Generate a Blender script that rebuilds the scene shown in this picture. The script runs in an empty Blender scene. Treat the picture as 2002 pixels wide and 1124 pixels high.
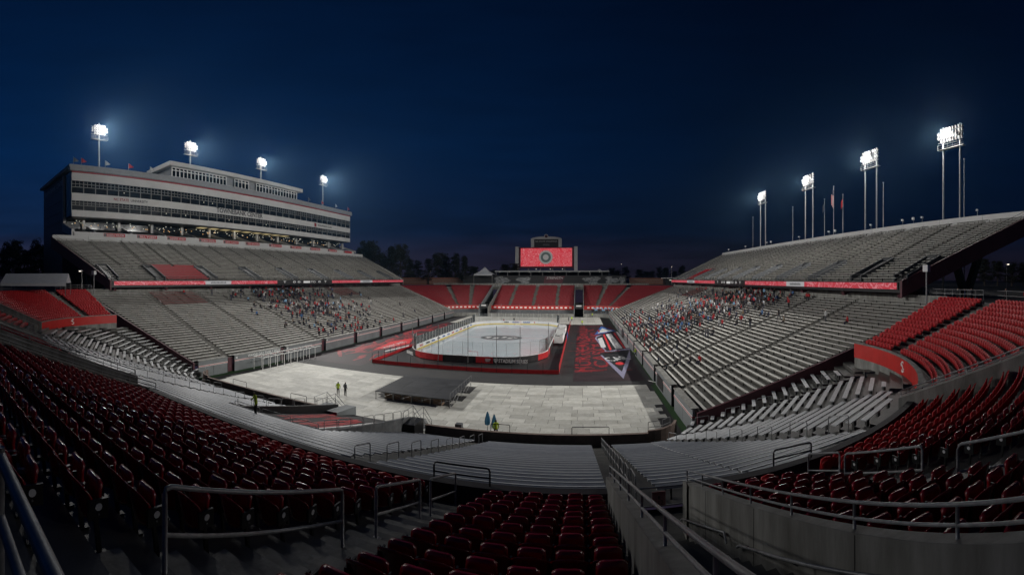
import bpy, bmesh, math, random
import numpy as np
from math import sin, cos, pi, radians, sqrt, atan2
from mathutils import Vector, Matrix
random.seed(7); np.random.seed(7)
S = bpy.context.scene
COL = S.collection

# ------------------------------------------------------------------ camera
# World frame: X across the field (0 = centre line), Y along the field (camera end = 0), Z up (0 = field).
# The photograph is a stitched phone panorama, so the camera is a central-cylindrical one (140 deg wide).
EYE = Vector((19.4, 0.0, 14.7)); FPX = 820.0; HORIZON = 545.0; HEAD = 0.165
cam = bpy.data.cameras.new('camera'); cam.type = 'PANO'
cam.panorama_type = 'CENTRAL_CYLINDRICAL'
cam.central_cylindrical_range_u_min = -1001 / FPX; cam.central_cylindrical_range_u_max = 1001 / FPX
cam.central_cylindrical_range_v_min = (HORIZON - 1124) / FPX; cam.central_cylindrical_range_v_max = HORIZON / FPX
cam.central_cylindrical_radius = 1.0
cam.clip_start = 0.05; cam.clip_end = 6000
camo = bpy.data.objects.new('camera', cam); COL.objects.link(camo)
camo.location = EYE; camo.rotation_euler = (radians(90), 0, HEAD)
S.camera = camo

# ------------------------------------------------------------------ world: the sky after sunset
W = bpy.data.worlds.new('World'); S.world = W; W.use_nodes = True
nt = W.node_tree; nt.nodes.clear()
def wn(t, **k):
    n = nt.nodes.new(t)
    for a, b in k.items(): setattr(n, a, b)
    return n
wo = wn('ShaderNodeOutputWorld'); bg = wn('ShaderNodeBackground')
sky = wn('ShaderNodeTexSky', sky_type='NISHITA', sun_disc=False)
sky.sun_elevation = radians(-5.0); sky.sun_rotation = radians(-70); sky.air_density = 1.0; sky.dust_density = 1.0; sky.ozone_density = 3.0
tc = wn('ShaderNodeTexCoord'); sep = wn('ShaderNodeSeparateXYZ'); nt.links.new(tc.outputs['Generated'], sep.inputs[0])
# broad dusk gradient: deep navy overhead, a little paler and greyer towards the horizon, brighter to the west (left)
ramp = wn('ShaderNodeValToRGB'); nt.links.new(sep.outputs['Z'], ramp.inputs[0])
cr = ramp.color_ramp; cr.elements[0].position = 0.0; cr.elements[0].color = (.0150, .0122, .0225, 1)
cr.elements[1].position = 0.62; cr.elements[1].color = (.0003, .0038, .0160, 1)
for p, c in ((.05, (.0108, .0106, .0230, 1)), (.11, (.0024, .0080, .0255, 1)), (.28, (.0008, .0085, .0330, 1)), (.45, (.0004, .0058, .0235, 1))):
    e = cr.elements.new(p); e.color = c
west = wn('ShaderNodeMapRange'); nt.links.new(sep.outputs['X'], west.inputs['Value'])
west.inputs['From Min'].default_value = .35; west.inputs['From Max'].default_value = -.95
west.inputs['To Min'].default_value = .62; west.inputs['To Max'].default_value = 1.95
# thin cloud streaks low over the horizon
mp = wn('ShaderNodeMapping'); mp.inputs['Scale'].default_value = (2.2, 2.2, 17); nt.links.new(tc.outputs['Generated'], mp.inputs[0])
cn = wn('ShaderNodeTexNoise'); cn.inputs['Scale'].default_value = 2.3; cn.inputs['Detail'].default_value = 6; nt.links.new(mp.outputs[0], cn.inputs['Vector'])
cm = wn('ShaderNodeMapRange'); nt.links.new(cn.outputs['Fac'], cm.inputs['Value'])
cm.inputs['From Min'].default_value = .35; cm.inputs['From Max'].default_value = .70; cm.inputs['To Min'].default_value = 1.10; cm.inputs['To Max'].default_value = .62
low = wn('ShaderNodeMapRange'); nt.links.new(sep.outputs['Z'], low.inputs['Value']); low.inputs['From Min'].default_value = .07; low.inputs['From Max'].default_value = .20; low.inputs['To Min'].default_value = 1; low.inputs['To Max'].default_value = .30
cmix = wn('ShaderNodeMix'); cmix.inputs['A'].default_value = 1.0; nt.links.new(low.outputs[0], cmix.inputs['Factor']); nt.links.new(cm.outputs[0], cmix.inputs['B'])
m1 = wn('ShaderNodeMath', operation='MULTIPLY'); nt.links.new(west.outputs[0], m1.inputs[0]); nt.links.new(cmix.outputs['Result'], m1.inputs[1])
vm = wn('ShaderNodeVectorMath', operation='SCALE'); nt.links.new(ramp.outputs[0], vm.inputs[0]); nt.links.new(m1.outputs[0], vm.inputs['Scale'])
sk = wn('ShaderNodeVectorMath', operation='SCALE'); nt.links.new(sky.outputs[0], sk.inputs[0]); sk.inputs['Scale'].default_value = .02
ad = wn('ShaderNodeVectorMath', operation='ADD'); nt.links.new(vm.outputs[0], ad.inputs[0]); nt.links.new(sk.outputs[0], ad.inputs[1])
nt.links.new(ad.outputs[0], bg.inputs['Color']); bg.inputs['Strength'].default_value = 1.0
nt.links.new(bg.outputs[0], wo.inputs[0])
S.view_settings.view_transform = 'Standard'; S.view_settings.look = 'None'
S.view_settings.exposure = 0; S.view_settings.gamma = 1; S.view_settings.use_curve_mapping = False
S.cycles.use_denoising = True
try: S.cycles.denoiser = 'OPENIMAGEDENOISE'
except Exception: pass
S.cycles.max_bounces = 5; S.cycles.diffuse_bounces = 2; S.cycles.glossy_bounces = 2; S.cycles.transparent_max_bounces = 24
S.cycles.sample_clamp_indirect = 2.0; S.cycles.caustics_reflective = False; S.cycles.caustics_refractive = False
LAMP_W = 95000.0            # output of one floodlight mast

# ------------------------------------------------------------------ helpers
class MB:
    """collects faces for one mesh"""
    def __init__(s): s.v = []; s.f = []; s.m = []
    def add(s, vs, fs, m=0):
        o = len(s.v); s.v += [tuple(p) for p in vs]; s.f += [tuple(i + o for i in f) for f in fs]; s.m += [m] * len(fs)
    def quad(s, a, b, c, d, m=0): s.add((a, b, c, d), ((0, 1, 2, 3),), m)
    def hexa(s, p, m=0):        # 8 corners: 4 bottom, 4 top
        s.add(p, ((3, 2, 1, 0), (4, 5, 6, 7), (0, 1, 5, 4), (1, 2, 6, 5), (2, 3, 7, 6), (3, 0, 4, 7)), m)
    def box(s, c, d, rz=0, m=0):
        hx, hy, hz = d[0] / 2, d[1] / 2, d[2] / 2; ca, sa = cos(rz), sin(rz); P = []
        for z in (-hz, hz):
            for x, y in ((-hx, -hy), (hx, -hy), (hx, hy), (-hx, hy)):
                P.append((c[0] + x * ca - y * sa, c[1] + x * sa + y * ca, c[2] + z))
        s.hexa(P, m)
    def bb(s, x0, x1, y0, y1, z0, z1, m=0): s.box(((x0 + x1) / 2, (y0 + y1) / 2, (z0 + z1) / 2), (abs(x1 - x0), abs(y1 - y0), abs(z1 - z0)), 0, m)
    def beam(s, a, b, w, t, m=0, up=(0, 0, 1)):
        a = Vector(a); b = Vector(b); d = (b - a)
        if d.length < 1e-6: return
        d.normalize(); u = Vector(up)
        if abs(d.dot(u)) > .98: u = Vector((1, 0, 0))
        x = d.cross(u).normalized(); y = x.cross(d).normalized(); x = x * w / 2; y = y * t / 2
        s.hexa([a - x - y, a + x - y, b + x - y, b - x - y, a - x + y, a + x + y, b + x + y, b - x + y], m)
    def tube(s, pts, r, n=6, m=0, r2=None):
        pts = [Vector(p) for p in pts]; N = len(pts); V = []; F = []
        for i, p in enumerate(pts):
            d = (pts[min(i + 1, N - 1)] - pts[max(i - 1, 0)]).normalized()
            u = Vector((0, 0, 1)) if abs(d.z) < .9 else Vector((1, 0, 0))
            x = d.cross(u).normalized(); y = d.cross(x).normalized()
            rr = r if r2 is None else r + (r2 - r) * i / max(1, N - 1)
            for k in range(n): V.append(p + x * (rr * cos(2 * pi * k / n)) + y * (rr * sin(2 * pi * k / n)))
        for i in range(N - 1):
            for k in range(n):
                a = i * n + k; b = i * n + (k + 1) % n; F.append((a, b, b + n, a + n))
        F.append(tuple(range(n))); F.append(tuple(range((N - 1) * n, N * n))[::-1]); s.add(V, F, m)
    def prism(s, poly, z0, z1, m=0):
        n = len(poly); V = [(x, y, z0) for x, y in poly] + [(x, y, z1) for x, y in poly]
        F = [tuple(range(n))[::-1], tuple(range(n, 2 * n))] + [(i, (i + 1) % n, (i + 1) % n + n, i + n) for i in range(n)]
        s.add(V, F, m)
    def disc(s, c, r, n=20, m=0, ry=None):
        ry = ry or r; s.add([(c[0] + r * cos(2 * pi * k / n), c[1] + ry * sin(2 * pi * k / n), c[2]) for k in range(n)], (tuple(range(n)),), m)
    def build(s, name, mats, parent=None, smooth=False):
        me = bpy.data.meshes.new(name); me.from_pydata([tuple(p) for p in s.v], [], s.f)
        ms = mats if isinstance(mats, (list, tuple)) else [mats]
        for q in ms: me.materials.append(q)
        if len(ms) > 1: me.polygons.foreach_set('material_index', s.m)
        if smooth: me.polygons.foreach_set('use_smooth', [True] * len(s.f))
        me.update(); return link(name, me, parent)

def link(name, data, parent=None):
    o = bpy.data.objects.new(name, data); COL.objects.link(o)
    if parent is not None: o.parent = parent
    return o
def tag(o, label, cat, group=None, kind=None):
    o['label'] = label; o['category'] = cat
    if group: o['group'] = group
    if kind: o['kind'] = kind
    return o
def struct(o): o['kind'] = 'structure'; return o
def thing(name, label, cat, loc=(0, 0, 0), rz=0, group=None):
    o = link(name, None); o.location = loc; o.rotation_euler = (0, 0, rz); return tag(o, label, cat, group)

_ub = {}
def unit_box(m):
    if m.name not in _ub:
        b = MB(); b.box((0, 0, 0), (1, 1, 1)); me = bpy.data.meshes.new('plank'); me.from_pydata(b.v, [], b.f); me.materials.append(m)
        if m.name == 'sky_toned_aluminium':        # main board, its rear edge highlight painted as a raised paler strip
            b = MB(); b.bb(-.5, .5, -.26, .5, -.5, .5, 0); b.bb(-.5, .5, -.5, -.27, -.5, .62, 1); me.clear_geometry(); me.from_pydata(b.v, [], b.f); me.materials.append(M['plank_glint']); me.polygons.foreach_set('material_index', b.m)
        me.update(); _ub[m.name] = me
    return _ub[m.name]
def plank(name, m, a, b, w, t, parent):       # a straight board from a to b sharing one mesh
    a = Vector(a); b = Vector(b); d = b - a
    o = link(name, unit_box(m), parent); o.location = (a + b) / 2
    o.rotation_euler = (0, -atan2(d.z, sqrt(d.x ** 2 + d.y ** 2)), atan2(d.y, d.x)); o.scale = (d.length, w, t); return o
def bar(name, m, c, dims, parent, rz=0):
    o = link(name, unit_box(m), parent); o.location = c; o.scale = dims; o.rotation_euler = (0, 0, rz); return o

# ------------------------------------------------------------------ materials
def mat(name, col, rough=.6, metal=0.0, var=.15, scale=1.2, bump=0.0, bscale=30, coat=0, spec=.5, col2=None, stretch=(1, 1, 1)):
    m = bpy.data.materials.new(name); m.use_nodes = True; t = m.node_tree; p = t.nodes['Principled BSDF']
    p.inputs['Roughness'].default_value = rough; p.inputs['Metallic'].default_value = metal; p.inputs['Specular IOR Level'].default_value = spec
    if coat: p.inputs['Coat Weight'].default_value = coat; p.inputs['Coat Roughness'].default_value = .15
    p.inputs['Base Color'].default_value = (*col, 1)
    if var or bump or col2:
        g = t.nodes.new('ShaderNodeNewGeometry'); mpn = t.nodes.new('ShaderNodeMapping'); mpn.inputs['Scale'].default_value = stretch
        t.links.new(g.outputs['Position'], mpn.inputs[0])
    if var or col2:
        n = t.nodes.new('ShaderNodeTexNoise'); n.inputs['Scale'].default_value = scale; n.inputs['Detail'].default_value = 5; n.inputs['Roughness'].default_value = .65
        t.links.new(mpn.outputs[0], n.inputs['Vector'])
        r = t.nodes.new('ShaderNodeMapRange'); r.inputs['From Min'].default_value = .3; r.inputs['From Max'].default_value = .7; t.links.new(n.outputs['Fac'], r.inputs['Value'])
        x = t.nodes.new('ShaderNodeMix'); x.data_type = 'RGBA'; t.links.new(r.outputs[0], x.inputs['Factor'])
        c2 = col2 or tuple(min(1, c * (1 + var)) for c in col); c1 = col if col2 else tuple(c * (1 - var) for c in col)
        x.inputs['A'].default_value = (*c1, 1); x.inputs['B'].default_value = (*c2, 1)
        t.links.new(x.outputs['Result'], p.inputs['Base Color'])
        rr = t.nodes.new('ShaderNodeMapRange'); rr.inputs['To Min'].default_value = max(.05, rough - .08); rr.inputs['To Max'].default_value = min(1, rough + .08)
        t.links.new(n.outputs['Fac'], rr.inputs['Value']); t.links.new(rr.outputs[0], p.inputs['Roughness'])
    if bump:
        n2 = t.nodes.new('ShaderNodeTexNoise'); n2.inputs['Scale'].default_value = bscale; n2.inputs['Detail'].default_value = 4
        t.links.new(mpn.outputs[0], n2.inputs['Vector'])
        b = t.nodes.new('ShaderNodeBump'); b.inputs['Strength'].default_value = bump; b.inputs['Distance'].default_value = .02
        t.links.new(n2.outputs['Fac'], b.inputs['Height']); t.links.new(b.outputs[0], p.inputs['Normal'])
    return m
def emit(name, col, st):
    m = bpy.data.materials.new(name); m.use_nodes = True; t = m.node_tree; p = t.nodes['Principled BSDF']
    p.inputs['Base Color'].default_value = (.02, .02, .02, 1); p.inputs['Emission Color'].default_value = (*col, 1); p.inputs['Emission Strength'].default_value = st; return m
def island_tint(m, amt):        # each separate board or tile a slightly different shade
    t = m.node_tree; p = t.nodes['Principled BSDF']; oi = t.nodes.new('ShaderNodeObjectInfo'); gi = t.nodes.new('ShaderNodeNewGeometry')
    a = t.nodes.new('ShaderNodeMath'); a.operation = 'ADD'; t.links.new(oi.outputs['Random'], a.inputs[0]); t.links.new(gi.outputs['Random Per Island'], a.inputs[1])
    f = t.nodes.new('ShaderNodeMath'); f.operation = 'FRACT'; t.links.new(a.outputs[0], f.inputs[0])
    r = t.nodes.new('ShaderNodeMapRange'); t.links.new(f.outputs[0], r.inputs['Value']); r.inputs['To Min'].default_value = 1 - amt; r.inputs['To Max'].default_value = 1 + amt * .5
    h = t.nodes.new('ShaderNodeVectorMath'); h.operation = 'SCALE'; l = p.inputs['Base Color'].links
    if l: t.links.new(l[0].from_socket, h.inputs[0])
    else: h.inputs[0].default_value = p.inputs['Base Color'].default_value[:3]
    t.links.new(r.outputs[0], h.inputs['Scale']); t.links.new(h.outputs[0], p.inputs['Base Color']); return m

M = {}
M['concrete'] = mat('concrete', (.10, .097, .086), .75, scale=1.7, bump=.35, bscale=14, stretch=(1, 1, .22), col2=(.27, .268, .25))
M['tread'] = mat('stand_concrete', (.115, .110, .098), .7, var=.35, scale=.7, bump=.2, bscale=10)
M['wetstep'] = mat('damp_concrete', (.085, .083, .075), .48, var=.45, scale=.8, bump=.3, bscale=12)
M['dark_wall'] = mat('dark_parapet', (.035, .030, .032), .7, var=.3, scale=1.5, bump=.1)
M['brown_wall'] = mat('brown_brick_paint', (.17, .125, .105), .8, var=.25, scale=2, bump=.15)
M['maroon'] = mat('maroon_paint', (.075, .02, .028), .6, var=.25, scale=.5)
M['bench'] = island_tint(mat('weathered_aluminium', (.48, .47, .435), .5, metal=.0, var=.16, scale=1.6, stretch=(1, 1, 1)), .16)
M['bench_near'] = island_tint(mat('sky_toned_aluminium', (.27, .285, .31), .38, metal=.25, var=.16, scale=2.2), .16)  # bluish dark tone paints in the sky reflected on the board tops
M['plank_glint'] = mat('plank_glint_aluminium', (.74, .75, .74), .45, var=.08)  # pale tone paints in the light caught along the boards' rear edge
M['bench_corner'] = island_tint(mat('pale_aluminium', (.56, .57, .575), .42, var=.12, scale=2.2), .14)
M['redbench'] = mat('red_bench_paint', (.28, .008, .014), .45, var=.15)
M['seat'] = island_tint(mat('red_seat_plastic', (.235, .006, .011), .24, var=.16, scale=3, coat=.35, bump=.04, bscale=60), .30)  # red darkened to put the weaker light on the near seats into the colour
M['seat_far'] = mat('red_seat_plastic_far', (.40, .009, .013), .5, var=.12, scale=2)  # same plastic, brighter red stands in for stronger light in the corner blocks
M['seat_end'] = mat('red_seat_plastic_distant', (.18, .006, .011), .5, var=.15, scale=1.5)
M['black'] = mat('black_steel', (.012, .012, .013), .45, metal=.2, var=.2)
M['galv'] = mat('galvanised_pipe', (.24, .245, .25), .36, metal=.15, var=.3, scale=7, bump=.05, bscale=40)
M['steel'] = mat('dull_steel', (.24, .24, .24), .45, metal=.6, var=.2, scale=4)
M['plate'] = mat('white_plate', (.6, .6, .6), .5, var=.05)
M['turf'] = mat('turf', (.018, .060, .012), .9, var=.4, scale=6, bump=.6, bscale=60)
M['mat'] = mat('black_field_mat', (.019, .019, .020), .7, var=.45, scale=.35, col2=(.033, .032, .032))
M['redwall'] = mat('red_wall_paint', (.47, .018, .014), .5, var=.12, scale=.8)
M['white'] = mat('white_paint', (.80, .80, .78), .55, var=.08)
M['facade'] = mat('facade_panel', (.52, .52, .51), .6, var=.09, scale=.25)
M['roofgrey'] = mat('roof_metal', (.25, .26, .27), .55, var=.12)
M['redstripe'] = mat('red_stripe', (.25, .012, .018), .5, var=.1)
M['glassdark'] = mat('dark_glazing', (.008, .010, .013), .08, var=.3, scale=.5, spec=.6)
M['mullion'] = mat('mullion', (.20, .20, .19), .5, var=.1)
M['sidemetal'] = mat('blue_grey_cladding', (.038, .048, .062), .45, metal=.3, var=.2, scale=.3)
M['greywall'] = mat('grey_field_wall', (.17, .185, .19), .55, var=.15, scale=.5)
M['ice'] = mat('ice', (.56, .62, .655), .13, var=.05, scale=.35)
M['boards'] = mat('rink_boards', (.68, .68, .68), .35, var=.04)
M['yellow'] = mat('yellow_kickplate', (.62, .46, .03), .4, var=.05)
M['blackprint'] = mat('black_print', (.016, .016, .017), .5, var=.2)
M['redprint'] = mat('red_print', (.42, .016, .020), .5, var=.2, scale=2)
M['blueprint'] = mat('blue_print', (.03, .10, .32), .5, var=.1)
M['lavender'] = mat('lavender_print', (.22, .21, .30), .55, var=.12)
M['whiteprint'] = mat('white_print', (.52, .52, .52), .55, var=.1)
M['greyprint'] = mat('grey_print', (.10, .105, .11), .55, var=.4, scale=1.4)
M['paleline'] = mat('ice_line', (.36, .38, .42), .3, var=.05)
M['iceredline'] = mat('ice_red_line', (.50, .22, .24), .3, var=.05)
M['hivis'] = mat('hivis', (.42, .58, .02), .7, var=.12, scale=14)
M['skin'] = mat('skin', (.36, .20, .14), .6, var=.05)
M['hair'] = mat('hair', (.018, .013, .010), .7, var=.1)
M['bark'] = mat('bark', (.035, .028, .022), .9, var=.3)
M['leaf'] = mat('leaf', (.006, .009, .005), .8, var=.4, scale=.8)
M['canvas'] = mat('tent_canvas', (.38, .39, .41), .7, var=.06)
M['timber'] = mat('timber', (.16, .10, .06), .75, var=.3, scale=3)
M['terrain'] = mat('ground', (.035, .034, .030), .95, var=.35, scale=.08, bump=.2, bscale=3)
M['asphalt'] = mat('concourse_asphalt', (.042, .041, .040), .85, var=.25, scale=.6)
for nm, c in (('cloth_black', (.012, .012, .014)), ('cloth_red', (.33, .014, .018)), ('cloth_white', (.42, .42, .42)), ('cloth_grey', (.09, .09, .10)),
              ('cloth_blue', (.05, .13, .30)), ('cloth_navy', (.016, .022, .05)), ('cloth_tan', (.20, .15, .10)), ('cloth_lightblue', (.20, .36, .52))):
    M[nm] = mat(nm, c, .85, var=.15, scale=9)
def glass_mat():
    m = bpy.data.materials.new('rink_glass'); m.use_nodes = True; t = m.node_tree; t.nodes.clear()
    o = t.nodes.new('ShaderNodeOutputMaterial'); a = t.nodes.new('ShaderNodeBsdfTransparent'); g = t.nodes.new('ShaderNodeBsdfGlossy'); g.inputs['Roughness'].default_value = .04
    d = t.nodes.new('ShaderNodeBsdfDiffuse'); d.inputs['Color'].default_value = (.4, .42, .42, 1); a.inputs['Color'].default_value = (.98, .985, .985, 1)
    f = t.nodes.new('ShaderNodeFresnel'); f.inputs['IOR'].default_value = 1.12; x = t.nodes.new('ShaderNodeMixShader'); y = t.nodes.new('ShaderNodeMixShader'); y.inputs[0].default_value = .06
    t.links.new(f.outputs[0], x.inputs[0]); t.links.new(a.outputs[0], x.inputs[1]); t.links.new(g.outputs[0], x.inputs[2])
    t.links.new(x.outputs[0], y.inputs[1]); t.links.new(d.outputs[0], y.inputs[2]); t.links.new(y.outputs[0], o.inputs[0]); return m
M['glass'] = glass_mat()
def led_mat(name, c1, c2, st, scale=1.0, kind='WAVE', stretch=(1, 1, 1)):
    """LED display print: two tones in a swirling line pattern"""
    m = emit(name, c1, st); t = m.node_tree; p = t.nodes['Principled BSDF']; g = t.nodes.new('ShaderNodeNewGeometry'); mp_ = t.nodes.new('ShaderNodeMapping'); mp_.inputs['Scale'].default_value = stretch
    t.links.new(g.outputs['Position'], mp_.inputs[0])
    n = t.nodes.new('ShaderNodeTexNoise'); n.inputs['Scale'].default_value = scale; n.inputs['Detail'].default_value = 1.5; t.links.new(mp_.outputs[0], n.inputs['Vector'])
    k = t.nodes.new('ShaderNodeMath'); k.operation = 'MULTIPLY'; k.inputs[1].default_value = 9 if kind == 'WAVE' else 14; t.links.new(n.outputs['Fac'], k.inputs[0])
    f = t.nodes.new('ShaderNodeMath'); f.operation = 'PINGPONG'; f.inputs[1].default_value = .5; t.links.new(k.outputs[0], f.inputs[0])
    r = t.nodes.new('ShaderNodeMapRange'); r.inputs['From Min'].default_value = .30 if kind == 'WAVE' else .385; r.inputs['From Max'].default_value = .40 if kind == 'WAVE' else .44; t.links.new(f.outputs[0], r.inputs['Value'])
    x = t.nodes.new('ShaderNodeMix'); x.data_type = 'RGBA'; x.inputs['A'].default_value = (*c1, 1); x.inputs['B'].default_value = (*c2, 1)
    t.links.new(r.outputs[0], x.inputs['Factor']); t.links.new(x.outputs['Result'], p.inputs['Emission Color']); return m
M['led'] = led_mat('led_red_swirl', (.62, .02, .045), (.80, .26, .30), .62, .55)
M['ledwhite'] = emit('led_white', (.75, .74, .76), .42)
M['screen'] = led_mat('screen_red_script', (.66, .008, .028), (.85, .50, .52), .72, .42, 'S', (1, 1, 1.5))
M['ledtext'] = emit('led_lit_digits', (.8, .8, .78), .6)
M['lampwarm'] = emit('warm_room_lamp', (1.0, .58, .25), 1.0)
M['lampcool'] = emit('room_ceiling_light', (.9, .88, .72), .75)
M['strip'] = emit('ceiling_strip_light', (1.0, .80, .40), .40)
M['flood'] = emit('flood_lens', (1.0, .97, .93), .80)
M['flood_dim'] = emit('flood_lens_side_on', (1.0, .97, .93), .42)
M['street'] = emit('street_lamp_lens', (1, .9, .75), 3.0)

def text(name, body, size, m, origin, xa, ya, parent, ext=.01, wid=None, align='CENTER', shear=0, bold=0):
    c = bpy.data.curves.new(name, 'FONT'); c.body = body; c.size = size; c.extrude = ext; c.align_x = align; c.align_y = 'CENTER'; c.resolution_u = 2; c.shear = shear; c.offset = bold * size
    o = bpy.data.objects.new(name, c); COL.objects.link(o); bpy.context.view_layer.update()
    me = bpy.data.meshes.new_from_object(o.evaluated_get(bpy.context.evaluated_depsgraph_get())); w = o.dimensions.x
    bpy.data.objects.remove(o); me.name = name; me.materials.clear(); me.materials.append(m)
    xa = Vector(xa).normalized(); ya = Vector(ya); ya = (ya - xa * ya.dot(xa)).normalized(); za = xa.cross(ya); k = (wid / w) if wid and w > 0 else 1
    r = link(name, me, parent); R = Matrix((xa * k, ya, za)).transposed().to_4x4(); r.matrix_local = Matrix.Translation(Vector(origin)) @ R; return r
# ------------------------------------------------------------------ ground
CONC = 11.9
def ring_pts():
    P = []
    for k in range(13): a = radians(92 - 92 * k / 12); P.append((24 + 31.2 * sin(a), 31.1 - 31.2 * cos(a)))
    for k in range(13): a = radians(92 * k / 12); P.append((-24 - 31.2 * sin(a), 31.1 - 31.2 * cos(a)))
    P += [(-57.6, 33), (-57.6, 163)]
    for k in range(13): a = radians(68 - 68 * k / 12); P.append((-22 - 38.6 * sin(a), 150 + 38.6 * cos(a)))
    for k in range(13): a = radians(68 * k / 12); P.append((22 + 38.6 * sin(a), 150 + 38.6 * cos(a)))
    P += [(57.6, 163), (57.6, 33)]
    return P
RP = ring_pts(); b = MB(); b2 = MB()
def grow(p, k): return (p[0] * k, 97 + (p[1] - 97) * k, CONC)
for i in range(len(RP)):
    p, q = RP[i], RP[(i + 1) % len(RP)]
    b.quad(grow(p, 1), grow(q, 1), grow(q, 1.75), grow(p, 1.75))
    b2.quad(grow(p, 1.75), grow(q, 1.75), grow(q, 8), grow(p, 8))
struct(b.build('concourse', M['asphalt'])); struct(b2.build('terrain', M['terrain']))
b = MB(); b.quad((-34, 30, 0), (34, 30, 0), (34, 168, 0), (-34, 168, 0)); struct(b.build('field', M['turf']))
b = MB(); b.bb(-29.5, 29.5, 57.2, 160, .004, .012); struct(b.build('black_field_cover', M['mat']))

# plywood-like floor panels over the near end of the field and beyond the rink
M['panel'] = island_tint(mat('floor_panel', (.42, .412, .365), .6, var=.22, scale=1.1, bump=.05, bscale=20, col2=(.58, .575, .535)), .24)
t = M['panel'].node_tree
pf = MB(); pf.bb(-28.6, 29.0, 36.3, 57.15, .002, .006); floor = struct(pf.build('panel_floor', M['mat']))
tiles = []
PW, PD = 2.36, 1.16
for j in range(18):
    y = 36.4 + j * 1.17; off = random.choice((0, .6, 1.2, 1.8))
    x = -27.3 - off
    while x < 27.5:
        x0 = max(x, -27.3 + (0 if j > 3 else random.choice((0, .5)))); x1 = min(x + PW, 27.4 if j < 6 else 28.9 if j < 15 else 28.4)
        cut = (abs((x0 + x1) / 2) < 4.6 and 45 < y < 54)
        if x1 - x0 > .3 and not cut: tiles.append((x0, x1 - .02, y, y + PD))
        x += PW + .015
tiles.sort(key=lambda q: (Vector(((q[0] + q[1]) / 2, q[2], 0)) - EYE).length)
rest = MB()
for i, (x0, x1, y0, y1) in enumerate(tiles):
    h = .030 + random.uniform(-.004, .004)
    if i < 300: bar('floor_tile', M['panel'], ((x0 + x1) / 2, (y0 + y1) / 2, .006 + h / 2), (x1 - x0, y1 - y0, h), floor)
    else: rest.bb(x0, x1, y0, y1, .006, .006 + h)
for x in np.arange(-24, 26, 2.4):          # the far apron, too far to tell its panels apart
    for y in np.arange(134.2, 158.5, 1.2): rest.bb(x, x + 2.37, y, y + 1.17, .006, .034 + random.uniform(-.004, .004))
ro = rest.build('floor_tiles', M['panel'], floor); ro['kind'] = 'stuff'

# ------------------------------------------------------------------ stands
def near_edge(v): return 37.5 - .25 * (abs(v) - 30)
def far_edge(v): return 195 - near_edge(v)
PIV = Vector((-79, 36.5, 0)); LROT = radians(-2.0)
def swing(root):        # the western upper deck and tower stand very slightly askew to the field
    R = Matrix.Rotation(LROT, 4, 'Z'); root.rotation_euler = (0, 0, LROT); root.location = PIV - (R @ PIV)
    return root
def near_first(lst, root, name, restname, maxn=300):
    lst.sort(key=lambda q: ((Vector(q[0]) + Vector(q[1])) / 2 - EYE).length)
    extra = {}
    for i, (a, c, w, t_, m) in enumerate(lst):
        if i < maxn: plank(name, m, a, c, w, t_, root)
        else: extra.setdefault(m.name, (m, MB()))[1].beam(a, c, w, t_)
    for m, mb in extra.values():
        o = mb.build(restname, m, root); o['kind'] = 'stuff'
def hoop(mb, a, c, h, r=.024, mid=False, n=6):
    a = Vector(a); c = Vector(c); d = (c - a); u = Vector((0, 0, 1)); e = min(.09, d.length * .2); dn = d.normalized()
    mb.tube([a, a + u * (h - e), a + u * (h - e * .3) + dn * e * .3, a + u * h + dn * e, c + u * h - dn * e, c + u * (h - e * .3) - dn * e * .3, c + u * (h - e), c], r, n)
    if mid: mb.tube([a + u * h * .5, c + u * h * .5], r * .85, n)

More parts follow.
